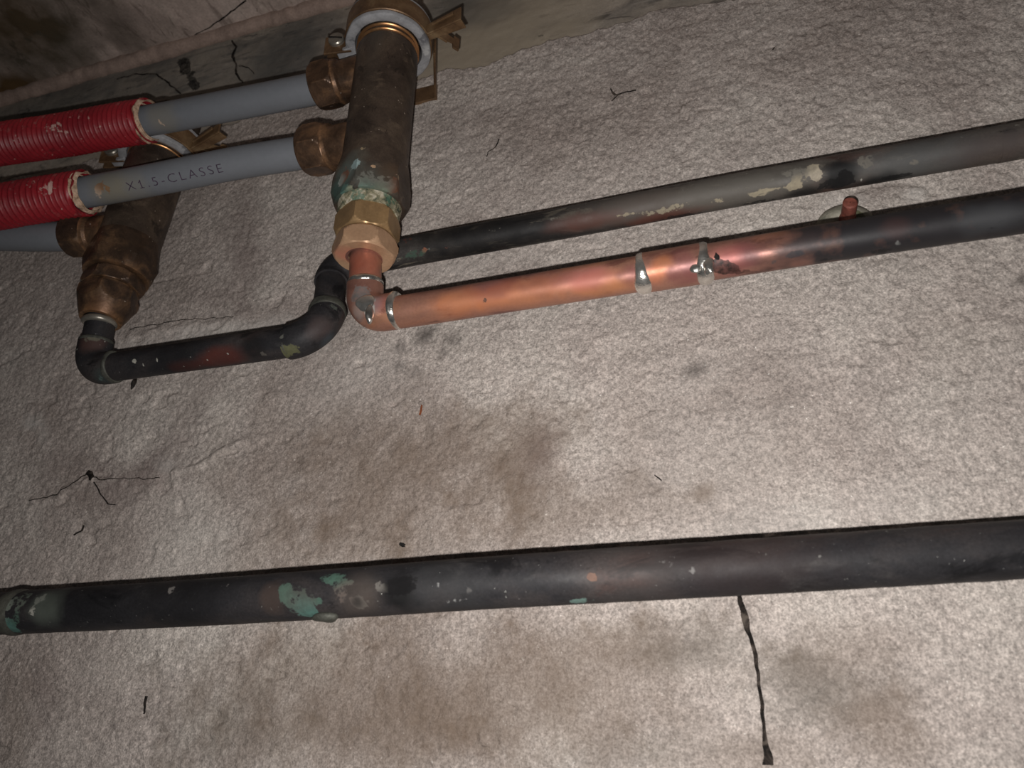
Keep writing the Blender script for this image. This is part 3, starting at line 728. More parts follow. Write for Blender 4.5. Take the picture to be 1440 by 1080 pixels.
# two outlets towards the left
port_axis = {}
def outlet(mf, base, pxn, yn, tipx, y_tip, af, rot, Rp, mats=('bronze_port', 'bronze_port'), seed=0, reach=0.0):
    """stub and compression nut from the manifold's side; pxn = pixel of the nut's middle"""
    c = P(pxn[0], pxn[1], yn)
    tip = P(tipx[0], tipx[1], y_tip)
    d = (tip - c) / np.linalg.norm(tip - c)
    Lb = np.linalg.norm(tip - c)
    inner = -(np.linalg.norm((c - base)) - 0.012)
    st = lathe('outlet', c, d, [(inner, 0.002), (inner, 0.0128), (-0.011, 0.0124), (-0.0095, 0.0140), (-0.0072, 0.0144), (-0.006, 0.012)], M[mats[0]], mf, 64, seed=seed)
    nt = lathe('compression_nut', c, d, hex_prof(-0.0072, Lb, af, rot, 0.0101, 0.0040)[:-1] + [(Lb, hexf(af, rot, af / 2 * 0.9)), (Lb + 0.0008, af / 2 * 0.84), (Lb + 0.0008, 0.0101)], M[mats[1]], mf, 96, seed=seed + 1)
    return d, c, tip

bA = lambda px, y: bot1 + ax1 * ((P(px[0], px[1], y) - bot1).dot(ax1))
d1, c1_, tip1 = outlet(mf, bA((455, 121), Y1), (462, 119), Y1 - 0.001, (444, 124), Y1 - 0.0015, 0.0280, -38, 0.0102, seed=15)
d2, c2_, tip2 = outlet(mf, bA((450, 210), Y1), (449, 210), Y1 - 0.001, (428, 214), Y1 - 0.0015, 0.0280, -22, 0.0102, seed=17)

# left manifold ------------------------------------------------------------------
bot2 = P(141, 451, 0.319); top2 = P(237, 190, 0.330)
ax2 = (top2 - bot2) / np.linalg.norm(top2 - bot2)
fr = np.array([0.75, -0.66, 0])
m2 = thing('manifold', 'left darker brown manifold half hidden behind the red sleeves', 'manifold', bot2)
s2 = {kk: front_s(py, r, bot2, ax2) for kk, py, r in (('n0', 444, 0.018), ('n1', 390, 0.019), ('a1', 374, 0.019), ('c0', 352, 0.021), ('b0', 320, 0.021), ('t', 206, 0.020))}
q2 = lambda px, py: P(px, py, 0.305)
R2 = 0.0200
lathe('body', bot2, ax2, [(s2['b0'] - 0.004, 0.012), (s2['b0'] - 0.004, R2), (s2['t'] - 0.001, R2), (s2['t'], R2 - 0.001), (s2['t'] + 0.045, R2 - 0.001), (s2['t'] + 0.048, 0.015), (s2['t'] + 0.048, 0.0005)], M['bronze'], m2, 72,
      soft=[(q2(200, 280), .03, srgb(52, 42, 34), .5)], mark=[(q2(186, 292), .002, srgb(40, 32, 26), .7), (q2(204, 323), .001, WHITE, .5)], seed=21)
for off in (0, 0.004):
    lathe('thread_ring', bot2 + ax2 * (s2['t'] - 0.001 + off), ax2, [(0, R2 - 0.001), (0.0002, R2 + 0.0001), (0.0009, R2 + 0.0006), (0.0016, R2 + 0.0001), (0.0018, R2 - 0.001)], M['gold'], m2, 72, sharp=60)
bp2 = [(s2['c0'] - 0.010, 0.012), (s2['c0'] - 0.010, hexf(0.0405, -22, 0.0203)), (s2['c0'] - 0.006, hexf(0.0405, -22, 0.0216)), (s2['c0'], hexf(0.0405, -22, 0.0232))]
for a in np.linspace(0, 1, 7)[1:]:
    bp2.append((s2['c0'] + (s2['b0'] - s2['c0']) * a, hexf(0.0405, -22, 0.0232 - 0.0032 * a ** 0.8)))
bp2.append((s2['b0'] + 0.0004, R2 - 0.0002))
lathe('hex_boss', bot2, ax2, bp2, M['bronze_dark'], m2, 96, seed=22, soft=[(q2(190, 345), .012, srgb(58, 46, 36), .5)], mark=[(q2(165, 352), .004, srgb(112, 84, 58), .5, (1, 0, -0.3), 2)])
lathe('adapter_nut', bot2, ax2, hex_prof(s2['n1'] + 0.0006, s2['c0'] - 0.0102, 0.0335, -18, 0.013, 0.0026), M['bronze_dark'], m2, 96, seed=23)
nn = [(0.0015, 0.0100), (0.0, 0.0100), (0.0, 0.0125), (0.006, 0.0150), (0.010, hexf(0.0325, -1, 0.0163))]
for a in np.linspace(0, 1, 6)[1:]: nn.append((0.010 + 0.005 * a, hexf(0.0325, -1, 0.0163 + 0.0025 * a)))
nn += [(s2['n1'] - 0.003, hexf(0.0325, -1)), (s2['n1'], hexf(0.0325, -1, 0.0165)), (s2['n1'], 0.012)]
lathe('union_nut', bot2, ax2, nn, M['bronze_dark'], m2, 96, seed=24, soft=[(q2(135, 435), .010, srgb(112, 78, 54), .6)])
bA2 = lambda px, y: bot2 + ax2 * ((P(px[0], px[1], y) - bot2).dot(ax2))
d3, c3_, tip3 = outlet(m2, bA2((130, 330), 0.322), (116, 331), 0.312, (98, 332), 0.3105, 0.0265, 12, 0.0102, ('bronze_port', 'bronze_dark'), seed=25)

# ------------------------------------------------------------------ grey plastic pipes and red sleeves
RP = 0.0102
def grey_pipe(label, pts, seed, soft=(), mark=()):
    t = thing('plastic_pipe', label, 'pipe', pts[0], 'grey plastic pipes from the manifolds')
    path = smooth_path(pts, 160)
    tube('pipe', path, RP, M['pex'], t, 48, 0.002, soft=soft, mark=mark, seed=seed)
    return t, path


CRUST = srgb(196, 172, 150); RUSTY = srgb(128, 88, 52); DUST = srgb(132, 126, 112)
g1p = [tip1 - d1 * 0.006, tip1 + d1 * 0.004, P(330, 147, .303), P(225, 167, .2995), P(110, 186, .296), P(0, 204, .291), P(-80, 218, .287)]
g1p = extend(g1p, 0, 0.15)
gq = lambda px, py: P(px, py, .2905)
g1, g1path = grey_pipe('grey plastic pipe from upper outlet of right manifold into upper red sleeve', g1p, 31,
    soft=[(gq(225, 170), .012, DUST, .5)], mark=[(gq(222, 172), .002, CRUST, .7), (gq(232, 178), .0018, CRUST, .6), (gq(218, 185), .004, CRUST, .5), (gq(237, 180), .0014, CRUST, .6)])
g2p = [tip2 - d2 * 0.006, tip2 + d2 * 0.004, P(330, 230, .302), P(230, 250, .297), P(140, 267, .2925), P(60, 281, .288), P(0, 291, .283), P(-80, 305, .277)]
g2p = extend(g2p, 0, 0.15)
gq2 = lambda px, py: P(px, py, .283)
g2, g2path = grey_pipe('grey plastic pipe with printed letters from lower outlet of right manifold', g2p, 33,
    soft=[(gq2(150, 265), .014, srgb(126, 120, 104), .6), (gq2(180, 270), .016, DUST, .4)],
    mark=[(gq2(140, 258), .004, RUSTY, .52), (gq2(136, 268), .004, RUSTY, .55), (gq2(150, 272), .003, RUSTY, .5), (gq2(149, 266), .0022, srgb(140, 104, 70), .6), (gq2(146, 281), .0017, BLACK, .9), (gq2(135, 275), .005, CRUST, .5), (gq2(192, 268), .003, srgb(150, 148, 140), .5)])
g3p = [tip3 - d3 * 0.006, tip3 + d3 * 0.004, P(50, 333, .308), P(0, 332.5, .306), P(-90, 331, .302)]
g3p = extend(g3p, 0, 0.15)
g3, g3path = grey_pipe('grey plastic pipe from left manifold, lowest of three, partly under the lower red sleeve', g3p, 35)

# printed words on the second pipe
cu = bpy.data.curves.new('print', 'FONT'); cu.body = 'X1.5-CLASSE'; cu.size = 1.0; cu.space_character = 1.35; cu.offset = -0.012
to = bpy.data.objects.new('print', cu); COL.objects.link(to)
dg = bpy.context.evaluated_depsgraph_get(); dg.update()
tm = bpy.data.meshes.new_from_object(to.evaluated_get(dg))
bpy.data.objects.remove(to)
bm = bmesh.new(); bm.from_mesh(tm); bmesh.ops.triangulate(bm, faces=bm.faces)
bmesh.ops.subdivide_edges(bm, edges=bm.edges[:], cuts=2, use_grid_fill=True); bmesh.ops.triangulate(bm, faces=bm.faces)
tv = np.array([v.co[:] for v in bm.verts]); tf = np.array([[v.index for v in f.verts] for f in bm.faces]); bm.free()
# the printer's 1 has a flag and a foot
xs = np.sort(tv[:, 0]); gaps = np.where(np.diff(xs) > 0.05)[0]
one = tv[(tv[:, 0] > xs[gaps[0]] + 1e-4) & (tv[:, 0] < xs[gaps[1]] + 1e-4)]
cx = float(one[one[:, 1] < 0.05][:, 0].mean()) if (one[:, 1] < 0.05).any() else float(one[:, 0].mean()); tx = float(one[one[:, 1] > one[:, 1].max() - 0.05][:, 0].mean()); ty = float(one[:, 1].max())
nb = len(tv)
tv = np.vstack([tv, [[cx - 0.16, 0, 0], [cx, 0, 0], [cx + 0.16, 0, 0], [cx + 0.16, 0.06, 0], [cx, 0.06, 0], [cx - 0.16, 0.06, 0],
                     [tx - 0.17, ty - 0.20, 0], [tx - 0.13, ty - 0.24, 0], [tx + 0.01, ty - 0.09, 0], [tx, ty, 0]]])
tf = np.vstack([tf, np.array([[0, 1, 4], [0, 4, 5], [1, 2, 3], [1, 3, 4], [6, 7, 8], [6, 8, 9]]) + nb])
gp, gs = resample(g2path, 0.0005); gT, gN, gB = frames(gp)
iA = near(gp, (188, 262), .2945)[0]; iB = near(gp, (321, 238), .3015)[0]
u = (tv[:, 0] - tv[:, 0].min()) / np.ptp(tv[:, 0])
idx = np.clip((iA + (iB - iA) * u).astype(int), 0, len(gp) - 1)
fidx = iA + (iB - iA) * u
cc = np.stack([np.interp(fidx, np.arange(len(gp)), gp[:, q]) for q in range(3)], 1)
up = np.array([0, 0, 1.0]); Tn = gT[idx]; upv = up - Tn * (Tn @ up)[:, None]; upv /= np.linalg.norm(upv, axis=1)[:, None]
outv = np.cross(Tn, upv); outv *= np.sign(-outv[:, 1])[:, None]
phi = math.radians(-52) + (tv[:, 1] - 0.35) * 0.0078 / RP
TVv = cc + (outv * np.cos(phi)[:, None] + upv * np.sin(phi)[:, None]) * (RP + 0.00012)
po = mesh_obj('printed_letters', TVv, tf, M['ink'], g2, None, None, None)
po['label'] = 'faded dark print along the pipe'


def sleeve(label, pts, seed, blobs):
    t = thing('corrugated_sleeve', label, 'conduit', pts[0], 'red corrugated sleeves')
    path = smooth_path(pts, 200)
    pitch = 0.0041
    def R(s, tot, th):
        ph = 0.5 + 0.5 * math.cos(2 * math.pi * s / pitch)
        return np.full(th.shape, 0.0132 + 0.0019 * (ph ** 0.55)) + 0.0003 * (vnoise(th * 1.5, s * 120 + th * 0, None, seed) - 0.5)
    V, F = tube_geo(path, R, 56, pitch / 10, caps=False)
    n = 56; rows = len(V) // n
    # ragged cut at the near end
    jag = (vnoise(np.arange(n) / n * 9, np.zeros(n), None, seed) - 0.5) * 0.006
    T0 = (path[1] - path[0]) / np.linalg.norm(path[1] - path[0])
    for r_ in range(12):
        V[r_ * n:(r_ + 1) * n] += np.outer(jag * (1 - r_ / 12), T0)
    Vin = V.reshape(rows, n, 3)[:40][::-1].copy()
    cen = Vin.mean(1, keepdims=True); Vin = cen + (Vin - cen) * 0.9
    V2 = np.vstack([Vin.reshape(-1, 3), V])
    o = mesh_obj('tube', V2, grid_faces(rows + 40, n), M['red'], t, None, paint(V2, blobs, seed, 300), 60)
    # crumbly plaster caught in the cut end
    th = np.linspace(0, 2 * math.pi, 60, endpoint=False)
    pp, ss = resample(path[:30], 0.0008); TT, NN, BB = frames(pp)
    def Rc(s, tot, th_):
        return 0.0113 + 0.0042 * np.sin(math.pi * np.clip(s / tot * 0.9 + 0.08, 0, 1)) * (0.1 + 1.2 * vnoise(th_ * 2.6, s * 700 + th_ * 0, None, seed + 1))
    c = tube('plaster_crust', np.vstack([path[0] - T0 * 0.0030, path[0], path[0] + T0 * 0.003]), Rc, M['plaster'], t, 60, 0.0005, rough=0.0005, seed=seed, sharp=80, caps=False)
    c['label'] = 'crumbly pale plaster in the cut end'
    return t


CH = srgb(196, 168, 158)
sl1 = [P(208, 170, .2985), P(150, 179, .297), P(90, 190, .294), P(0, 203, .290), P(-90, 216, .285)]
sl1 = sl1[:-1] + list(g1p[-2:-1]) + [g1p[-1] * 0.97 + g1p[-2] * 0.03]
sleeve('upper red corrugated sleeve with a ragged plaster-crusted end', sl1, 41, [(P(66, 180, .278), .005, CH, .46), (P(78, 172, .278), .006, CH, .46), (P(90, 187, .278), .006, CH, .44), (P(140, 178, .28), .0018, CH, .6), (P(105, 192, .278), .006, CH, .4), (P(20, 195, .276), .008, CH, .37), (P(120, 165, .28), .005, CH, .4), (P(170, 195, .28), .006, CH, .38), (P(185, 185, .282), .006, CH, .42)])
sl2 = [P(122, 271, .2915), P(90, 276, .290), P(40, 284, .286), P(0, 291, .283), P(-90, 305, .276)]
sl2 = sl2[:-1] + list(g2p[-2:-1]) + [g2p[-1] * 0.97 + g2p[-2] * 0.03]
sleeve('lower red corrugated sleeve with whitish scuffs and rusty end', sl2, 43, [(P(69, 262, .27), .0022, CH, .7, (0, 0, 1), 3), (P(60, 266, .27), .007, CH, .43), (P(40, 255, .27), .007, CH, .4), (P(85, 300, .27), .006, CH, .4), (P(110, 300, .27), .006, CH, .44), (P(100, 262, .273), .005, CH, .45), (P(108, 280, .273), .007, CH, .42), (P(96, 290, .273), .005, CH, .4), (P(15, 265, .266), .004, CH, .45)])

# ------------------------------------------------------------------ pipe clamps on the manifolds
def clamp(label, c, ax, s_lo, screw, latch_a, latch_b, base_x):
    """split ring clamp: rubber lining, steel band, screw ear, open latch plates and a foot on the wall; c = ring centre on the manifold's axis"""
    t = thing('pipe_clamp', label, 'clamp', c)
    ax = ax / np.linalg.norm(ax)
    ri = 0.0214
    lip = [(0.0, ri + 0.0004), (-0.0004, ri + 0.0012), (-0.0006, ri + 0.003), (-0.0002, 0.0272), (0.0004, 0.0276), (0.0028, 0.0276), (0.0030, 0.0240), (0.018, 0.0240), (0.0182, 0.0276), (0.0208, 0.0274), (0.0212, ri + 0.001), (0.0205, ri), (0.0, ri + 0.0004)]
    lathe('rubber_lining', c, ax, lip, M['rubber'], t, 80, sharp=50, seed=51, rough=0.0004, mark=[(c + np.array([0.026, 0.0, 0]), .008, srgb(84, 84, 88), .55), (c + np.array([0.024, 0.012, 0]), .008, srgb(190, 190, 188), .5), (c + np.array([-0.02, -0.012, 0]), .006, srgb(92, 92, 94), .5)])
    bandp = [(0.0032, 0.0242), (0.0032, 0.0278), (0.0036, 0.0284), (0.0172, 0.0284), (0.0176, 0.0278), (0.0176, 0.0242)]
    lathe('steel_band', c, ax, bandp, M['zinc'], t, 80, sharp=30, seed=52)
    up = np.array([0, 0, 1.0])
    # screw ear on the left
    d = screw - c; d[2] = 0; d /= np.linalg.norm(d); sd = np.cross(up, d)
    e0 = c + d * 0.024 - up * 0.001
    for q in (0.0022, -0.0036):
        plate('clamp_ear', [e0 + sd * q, e0 + d * 0.019 + sd * q, e0 + d * 0.019 + sd * q + up * 0.0155, e0 + sd * q + up * 0.0155], sd * 0.0016, M['zinc'], t)
    plate('lining_tongue', [c + d * 0.0225 + sd * 0.006 - up * 0.0004, c + d * 0.0345 + sd * 0.0025 - up * 0.0004, c + d * 0.0345 - sd * 0.0045 - up * 0.0004, c + d * 0.0225 - sd * 0.010 - up * 0.0004], up * 0.0035, M['rubber'], t, 0.0006)
    # pan head screw across the ears, head towards the room
    hd = -sd if (-sd)[1] < 0 else sd
    sc = c + d * 0.0345 + up * 0.0095
    h_ = lathe('screw_head', sc + hd * 0.0035, hd, [(0, 0.0005), (0, 0.0054), (0.0022, 0.0054), (0.0030, 0.0048), (0.0034, 0.0026), (0.0035, 0.0003)], M['steel'], t, 40)
    lathe('screw_shank', sc - hd * 0.009, hd, [(0, 0.0003), (0, 0.0025), (0.0125, 0.0025), (0.0125, 0.0003)], M['steel'], t, 24)
    sl = sc + hd * 0.0072; a_ = np.cross(hd, up)
    plate('screw_slot', [sl + a_ * 0.0046 + up * 0.0014, sl - a_ * 0.0046 - up * 0.0006, sl - a_ * 0.0046 - up * 0.0016, sl + a_ * 0.0046 + up * 0.0004], -hd * 0.0004, M['thread'], t, 0)
    # latch plates on the right, standing open
    b0 = c + latch_a[0]; b1 = c + latch_a[1]
    dd_ = b1 - b0; nrm_ = np.cross(dd_, up); nrm_ /= np.linalg.norm(nrm_)
    hgt = latch_a[2]
    pl = plate('latch_plate', [b0, b1, b1 + up * hgt, b0 + up * hgt * 0.75], nrm_ * 0.0014, M['zinc'], t)
    plate('latch_flange', [b0, b1, b1 - nrm_ * 0.006 , b0 - nrm_ * 0.004], up * 0.0014, M['zinc'], t, 0.0003)
    e_ = dd_ * 0.2 + b0 + up * hgt * 0.35; f_ = dd_ * 0.82 + b0 + up * hgt * 0.45
    for q_ in (nrm_ * 0.0020, -nrm_ * 0.0014):
        plate('latch_rib', [e_ + q_, f_ + q_, f_ + q_ + up * 0.0022, e_ + q_ + up * 0.0016], nrm_ * 0.0012, M['zinc'], t, 0.0002)
    h0 = c + latch_b[0]; h1 = c + latch_b[1]; hh = latch_b[2]; v = h1 - h0; n2 = np.cross(v, up); n2 /= np.linalg.norm(n2)
    uu = lambda a_, b_: h0 + v * a_ + up * hh * b_
    plate('latch_hook', [uu(0, 0.0), uu(0.52, -0.05), uu(0.55, 0.12), uu(0.74, 0.16), uu(0.76, -0.25), uu(1.0, -0.28), uu(1.02, 0.85), uu(0.80, 0.92), uu(0.76, 0.62), uu(0.55, 0.7), uu(0.50, 1.0), uu(0, 1.0)], n2 * 0.0014, M['zinc'], t, 0.0002)
    # foot: side strap back to the wall and a base strip on it
    x0 = c + np.array([0.0262, 0.013, 0.002]); x1 = np.array([c[0] + 0.0120, D - 0.002, c[2] + 0.002])
    plate('foot_strap', [x0, x1, x1 + up * 0.014, x0 + up * 0.014], np.array([0.0018, 0, 0]), M['zinc'], t)
    x2 = np.array([c[0] - 0.026, D - 0.002, c[2] + 0.002]); x3 = np.array([c[0] + 0.0138, D - 0.002, c[2] + 0.002])
    plate('foot_base', [x2, x3, x3 + up * 0.014, x2 + up * 0.014], np.array([0, 0.003, 0]), M['zinc'], t)
    x0 = c + np.array([-0.0310, 0.004, 0.002]); x1 = np.array([c[0] - 0.0310, D - 0.002, c[2] + 0.002])
    plate('foot_strap', [x0, x1, x1 + up * 0.014, x0 + up * 0.014], np.array([0.0018, 0, 0]), M['zinc'], t)
    return t


cz1 = top1
sc1 = PZ(466, 68, cz1[2] + 0.008)
cl1 = clamp('ring clamp around top of right manifold, grey lining and open latch plates', cz1, ax1, 0, sc1,
      (PZ(601, 50, cz1[2] + 0.002) - cz1, PZ(649, 29, cz1[2] + 0.002) - cz1, 0.0115),
      (PZ(610, 50, cz1[2] + 0.003) - cz1, PZ(644, 69, cz1[2] + 0.003) - cz1, 0.0095), 0)
s_c2 = s2['t'] - 0.010
cz2 = bot2 + ax2 * (s2['t'] + 0.001)
clamp('ring clamp on left manifold behind the upper grey pipe', cz2, ax2, 0, cz2 + np.array([-0.04, -0.01, 0]),
      (PZ(266, 213, cz2[2] + 0.003) - cz2, PZ(309, 187, cz2[2] + 0.003) - cz2, 0.0090),
      (PZ(278, 211, cz2[2] + 0.003) - cz2, PZ(317, 216, cz2[2] + 0.003) - cz2, 0.0080), 0)

# ------------------------------------------------------------------ new copper line under the right manifold
RC = 0.0089
cor = P(513, 444, .3115)
tail_top = bot1 + ax1 * 0.010
run = [P(575, 437, .3115), P(840, 394.6, .311), P(1140, 345.3, .310), P(1440, 299, .309), P(1560, 280, .3085)]
run = extend(run, 0, 0.55)
ct = thing('copper_pipe', 'bright copper pipe with shiny soldered sleeve and elbow, turning dark to the right', 'pipe', cor)
axc = run[1] - run[0]; axc = axc / np.linalg.norm(axc)
cq = lambda px, py: P(px, py, .3035)
DC = srgb(40, 38, 40); PK = srgb(176, 104, 98); OR = srgb(180, 112, 72); PUR = srgb(116, 66, 66)
mainpath = smooth_path([cor + axc * 0.016] + run, 400)
tube('pipe', mainpath, RC, M['copper'], ct, 56, 0.0014,
     soft=[(cq(640, 425), .010, OR, .6, axc, 2), (cq(730, 415), .010, OR, .6, axc, 3), (cq(850, 405), .008, srgb(178, 114, 72), .6, axc, 3), (cq(820, 385), .008, PK, .6, axc, 2), (cq(885, 385), .007, PUR, .7), (cq(690, 400), .008, PUR, .5, axc, 2), (cq(770, 388), .008, PUR, .35, axc, 2),
           (cq(1030, 365), .008, PK, .7, axc, 1.5), (cq(1030, 385), .006, PUR, .6), (cq(1060, 345), .008, PUR, .3),
           (cq(1130, 360), .008, srgb(96, 66, 60), .6, axc, 2), (cq(1185, 340), .016, srgb(70, 56, 54), .85, axc, 1.6), (cq(1225, 345), .016, DC, .9, axc, 1.6), (cq(1280, 325), .024, DC, 1, axc, 2), (cq(1340, 320), .024, DC, 1, axc, 2), (cq(1400, 310), .024, DC, 1, axc, 2), (cq(1460, 300), .03, DC, 1, axc, 2), (cq(1530, 290), .03, DC, 1, axc, 2), (run[-1] + (run[-2] - run[-1]) * 0.5, .05, DC, 1, axc, 8), (cq(1260, 315), .006, srgb(72, 52, 50), .5), (cq(1400, 305), .008, srgb(80, 82, 84), .4, axc, 2)],
     mark=[(cq(1024, 381), .0046, srgb(34, 22, 18), .85, axc, 1.5), (cq(1010, 372), .0035, srgb(30, 20, 17), .8), (cq(1045, 385), .003, srgb(60, 34, 28), .6, axc, 2), (cq(680, 425), .0013, srgb(70, 54, 46), .85, (1, 0, 1), 2), (cq(1118, 362), .0025, srgb(44, 44, 48), .7, axc, 2.5), (cq(1090, 372), .0018, srgb(60, 56, 56), .5, axc, 3), (cq(1240, 358), .003, BLACK, .55, axc, 3), (cq(1265, 345), .0015, srgb(110, 110, 108), .6), (cq(1160, 370), .002, BLACK, .5, axc, 3)], seed=61)
tb = fillet([tail_top + np.array([0, 0, 0.0]), cor, cor + axc * 0.05], 0.0115)
tot_tail = np.linalg.norm(tail_top - cor)
# pipe tail rising into the nut
tube('pipe_tail', np.array([cor + (tail_top - cor) * 0.35, tail_top]), RC, M['copper'], ct, 48, 0.0012, seed=62, soft=[(bot1 + np.array([0, 0, -0.004]), .012, srgb(168, 84, 56), .5)])
ux = (tail_top - cor) / tot_tail
elb = fillet([cor + ux * 0.0190, cor, cor + axc * 0.0185], 0.0125)
tube('elbow', elb, RC + 0.0012, M['copper'], ct, 56, 0.0010, seed=63, caps=True,
     soft=[(cq(500, 440), .006, srgb(150, 146, 142), .5), (cq(525, 425), .006, srgb(130, 126, 124), .7), (cq(545, 450), .005, srgb(170, 120, 90), .5), (cq(535, 425), .006, PK, .4)],
     mark=[(cq(500, 415), .006, srgb(96, 92, 90), .8), (cq(515, 425), .0055, srgb(140, 138, 134), .8), (cq(516, 438), .0035, srgb(176, 174, 168), .8), (cq(508, 408), .006, srgb(110, 106, 104), .7), (cq(540, 432), .003, srgb(96, 54, 44), .5, axc, 2)])
def ring_at(c, ax, r, wdt, mat, parent, name='solder_joint', seed=0, h_=0.0012):
    p = np.array([c - ax * wdt / 2, c + ax * wdt / 2])
    def f(s, tot, th): return r + h_ * np.sin(math.pi * np.clip(s / tot, 0, 1)) ** 0.6 * (0.45 + 1.0 * vnoise(th * 1.3, s * 300 + th * 0, None, seed))
    return tube(name, p, f, mat, parent, 56, wdt / 9, seed=seed, rough=0.00015, sharp=70)


ring_at(cor + ux * 0.0190, ux, RC + 0.0002, 0.0045, M['solder'], ct, seed=64, h_=0.0013)
ring_at(cor + axc * 0.0190, axc, RC + 0.0002, 0.0046, M['solder'], ct, seed=65, h_=0.0014)
lump('solder_drip', P(520, 441, .3005) , 0.0030, M['solder'], ct, (0.75, 0.8, 2.0), 4, 0.2)
lump('solder_drip', P(513, 426, .3012), 0.0050, M['solder'], ct, (1.15, 0.42, 1.0), 6, 0.25)
pm, sm_ = resample(mainpath, 0.0005)
iL, cL = near(pm, (905, 384), .311); iR, cR = near(pm, (990, 370), .3105)
tube('sleeve_coupling', pm[iL:iR], RC + 0.0010, M['copper'], ct, 56, 0.0012, seed=66,
     soft=[(cq(930, 370), .006, OR, .6), (cq(920, 390), .006, srgb(190, 106, 66), .5), (cq(960, 362), .006, PUR, .6), (cq(960, 390), .008, PUR, .6), (cq(975, 385), .006, PUR, .6), (cq(945, 388), .004, PUR, .6)])
def lopsided(c, ax, r, wdt, seed, drip):
    dn = np.array([0, -0.35, -1.0]); dn /= np.linalg.norm(dn)
    p, s = resample(np.array([c - ax * wdt, c + ax * wdt]), wdt / 14)
    T, N_, B_ = frames(p); th = np.linspace(0, 2 * math.pi, 64, endpoint=False)
    V = []
    for i in range(len(p)):
        dirs = np.outer(np.cos(th), N_[i]) + np.outer(np.sin(th), B_[i])
        low_ = np.clip(dirs @ dn, 0, 1) ** 2
        half = wdt * (0.46 + 0.34 * low_ + 0.12 * (vnoise(th * 1.5, th * 0, None, seed) - 0.5))
        q = np.abs(s[i] - s[-1] / 2) / half
        hh = np.sqrt(np.clip(1 - q * q, 0, 1)) * (0.0011 + drip * low_)
        V.append(p[i] + dirs * (r - 0.0006 + hh + 0.0006 * (q < 1))[:, None])
    V = np.concatenate(V)
    return mesh_obj('solder_joint', V, [grid_faces(len(p), 64)], M['solder'], ct, None, None, 70)


lopsided(cL, axc, RC, 0.0052, 71, 0.0008)
lopsided(cR, axc, RC, 0.0054, 72, 0.0014)
dr = lump('solder_drip', cR + axc * 0.0015 + np.array([0, -0.0078, -0.0068]), 0.0036, M['solder'], ct, (0.8, 0.7, 1.5), 8, 0.3)
dr = lump('solder_drip', cR - axc * 0.0038 + np.array([0, -0.0072, -0.0066]), 0.0026, M['solder'], ct, (1.1, 0.6, 1.1), 9, 0.2)
lump('flux_residue', cR + axc * 0.0060 + np.array([0, -0.0082, -0.0026]), 0.0016, M['thread'], ct, (0.8, 0.4, 1.5), 10, 0.5)['label'] = 'burnt black flux'
# swivel nut at the pipe tail
lathe('swivel_nut', bot1, ax1, hex_prof(0.0, sN1, 0.0325, -41, 0.0104, 0.0042), M['nut_copper'], ct, 96, seed=67,
      soft=[(P(512, 380, .300), .009, srgb(204, 132, 108), .85), (P(485, 360, .303), .008, srgb(204, 136, 112), .8), (P(540, 365, .298), .008, srgb(204, 132, 108), .7)])['label'] = 'copper tinted hexagon nut'
lathe('nut_cone', bot1, ax1, [(0.0005, RC), (0.0005, 0.0105), (0.006, 0.0105), (0.006, RC)], M['copper'], ct, 56)

# ------------------------------------------------------------------ old dark line: left manifold, along, up and behind, to the right
e1 = P(127, 521, .3225)
e2 = P(457, 474, .3185)
e3 = P(468, 376, .3385)
upr = [P(540, 361, .3385), P(622, 345, .3385), P(800, 312.5, .338), P(1000, 274, .337), P(1220, 235, .336), P(1440, 196.5, .335), P(1570, 172, .3345)]
upr = extend(upr, 0, 0.55)
dt = thing('dark_pipe', 'old black copper pipe stepping up behind the copper elbow to run along as uppermost pipe', 'pipe', e1)
RD = 0.0089
dq = lambda px, py: P(px, py, .314)
uq = lambda px, py: P(px, py, .3295)
v1 = (bot2 - e1) / np.linalg.norm(bot2 - e1)
h1 = (e2 - e1) / np.linalg.norm(e2 - e1)
v2 = (e3 - e2) / np.linalg.norm(e3 - e2)
h2 = (upr[0] - e3) / np.linalg.norm(upr[0] - e3)
RED = srgb(88, 42, 34)
tube('lower_run', np.array([e1 + h1 * 0.012, e2 - h1 * 0.015]), RD, M['dark'], dt, 52, 0.0015, seed=81,
     soft=[(dq(310, 505), .008, RED, .6, h1, 2.5), (dq(260, 520), .006, RED, .4, h1, 2), (dq(240, 500), .02, BLACK, .4), (dq(350, 490), .01, BLACK, .6)],
     mark=[(dq(186, 508), .0018, WHITE, .9), (dq(198, 515), .0012, WHITE, .8), (dq(219, 505), .0013, WHITE, .8), (dq(320, 500), .0013, WHITE, .8), (dq(290, 508), .0011, WHITE, .8), (dq(257, 518), .0012, WHITE, .6), (dq(281, 517), .0012, WHITE, .6), (dq(267, 504), .0008, WHITE, .7), (dq(370, 500), .003, srgb(90, 86, 80), .5)])
tube('pipe_tail', np.array([e1 + v1 * 0.012, bot2 + ax2 * 0.004]), RD, M['dark'], dt, 48, 0.0015, seed=82)
ring_at(bot2 - v1 * 0.0010, v1, RD + 0.0004, 0.0042, M['steel'], dt, 'seal_ring', 83, 0.0012)['label'] = 'grey metal ring under the nut'
tube('elbow', fillet([e1 + v1 * 0.0185, e1, e1 + h1 * 0.0185], 0.0125), RD + 0.0012, M['dark'], dt, 52, 0.001, seed=84,
     soft=[(dq(125, 480), .008, srgb(78, 56, 50), .6), (dq(150, 530), .008, srgb(60, 72, 70), .5)], mark=[(dq(120, 468), .005, srgb(98, 96, 84), .6), (dq(140, 535), .004, srgb(84, 100, 96), .5), (dq(104, 491), .0012, WHITE, .8), (dq(150, 478), .001, WHITE, .7), (dq(130, 462), .004, srgb(98, 96, 84), .55)])
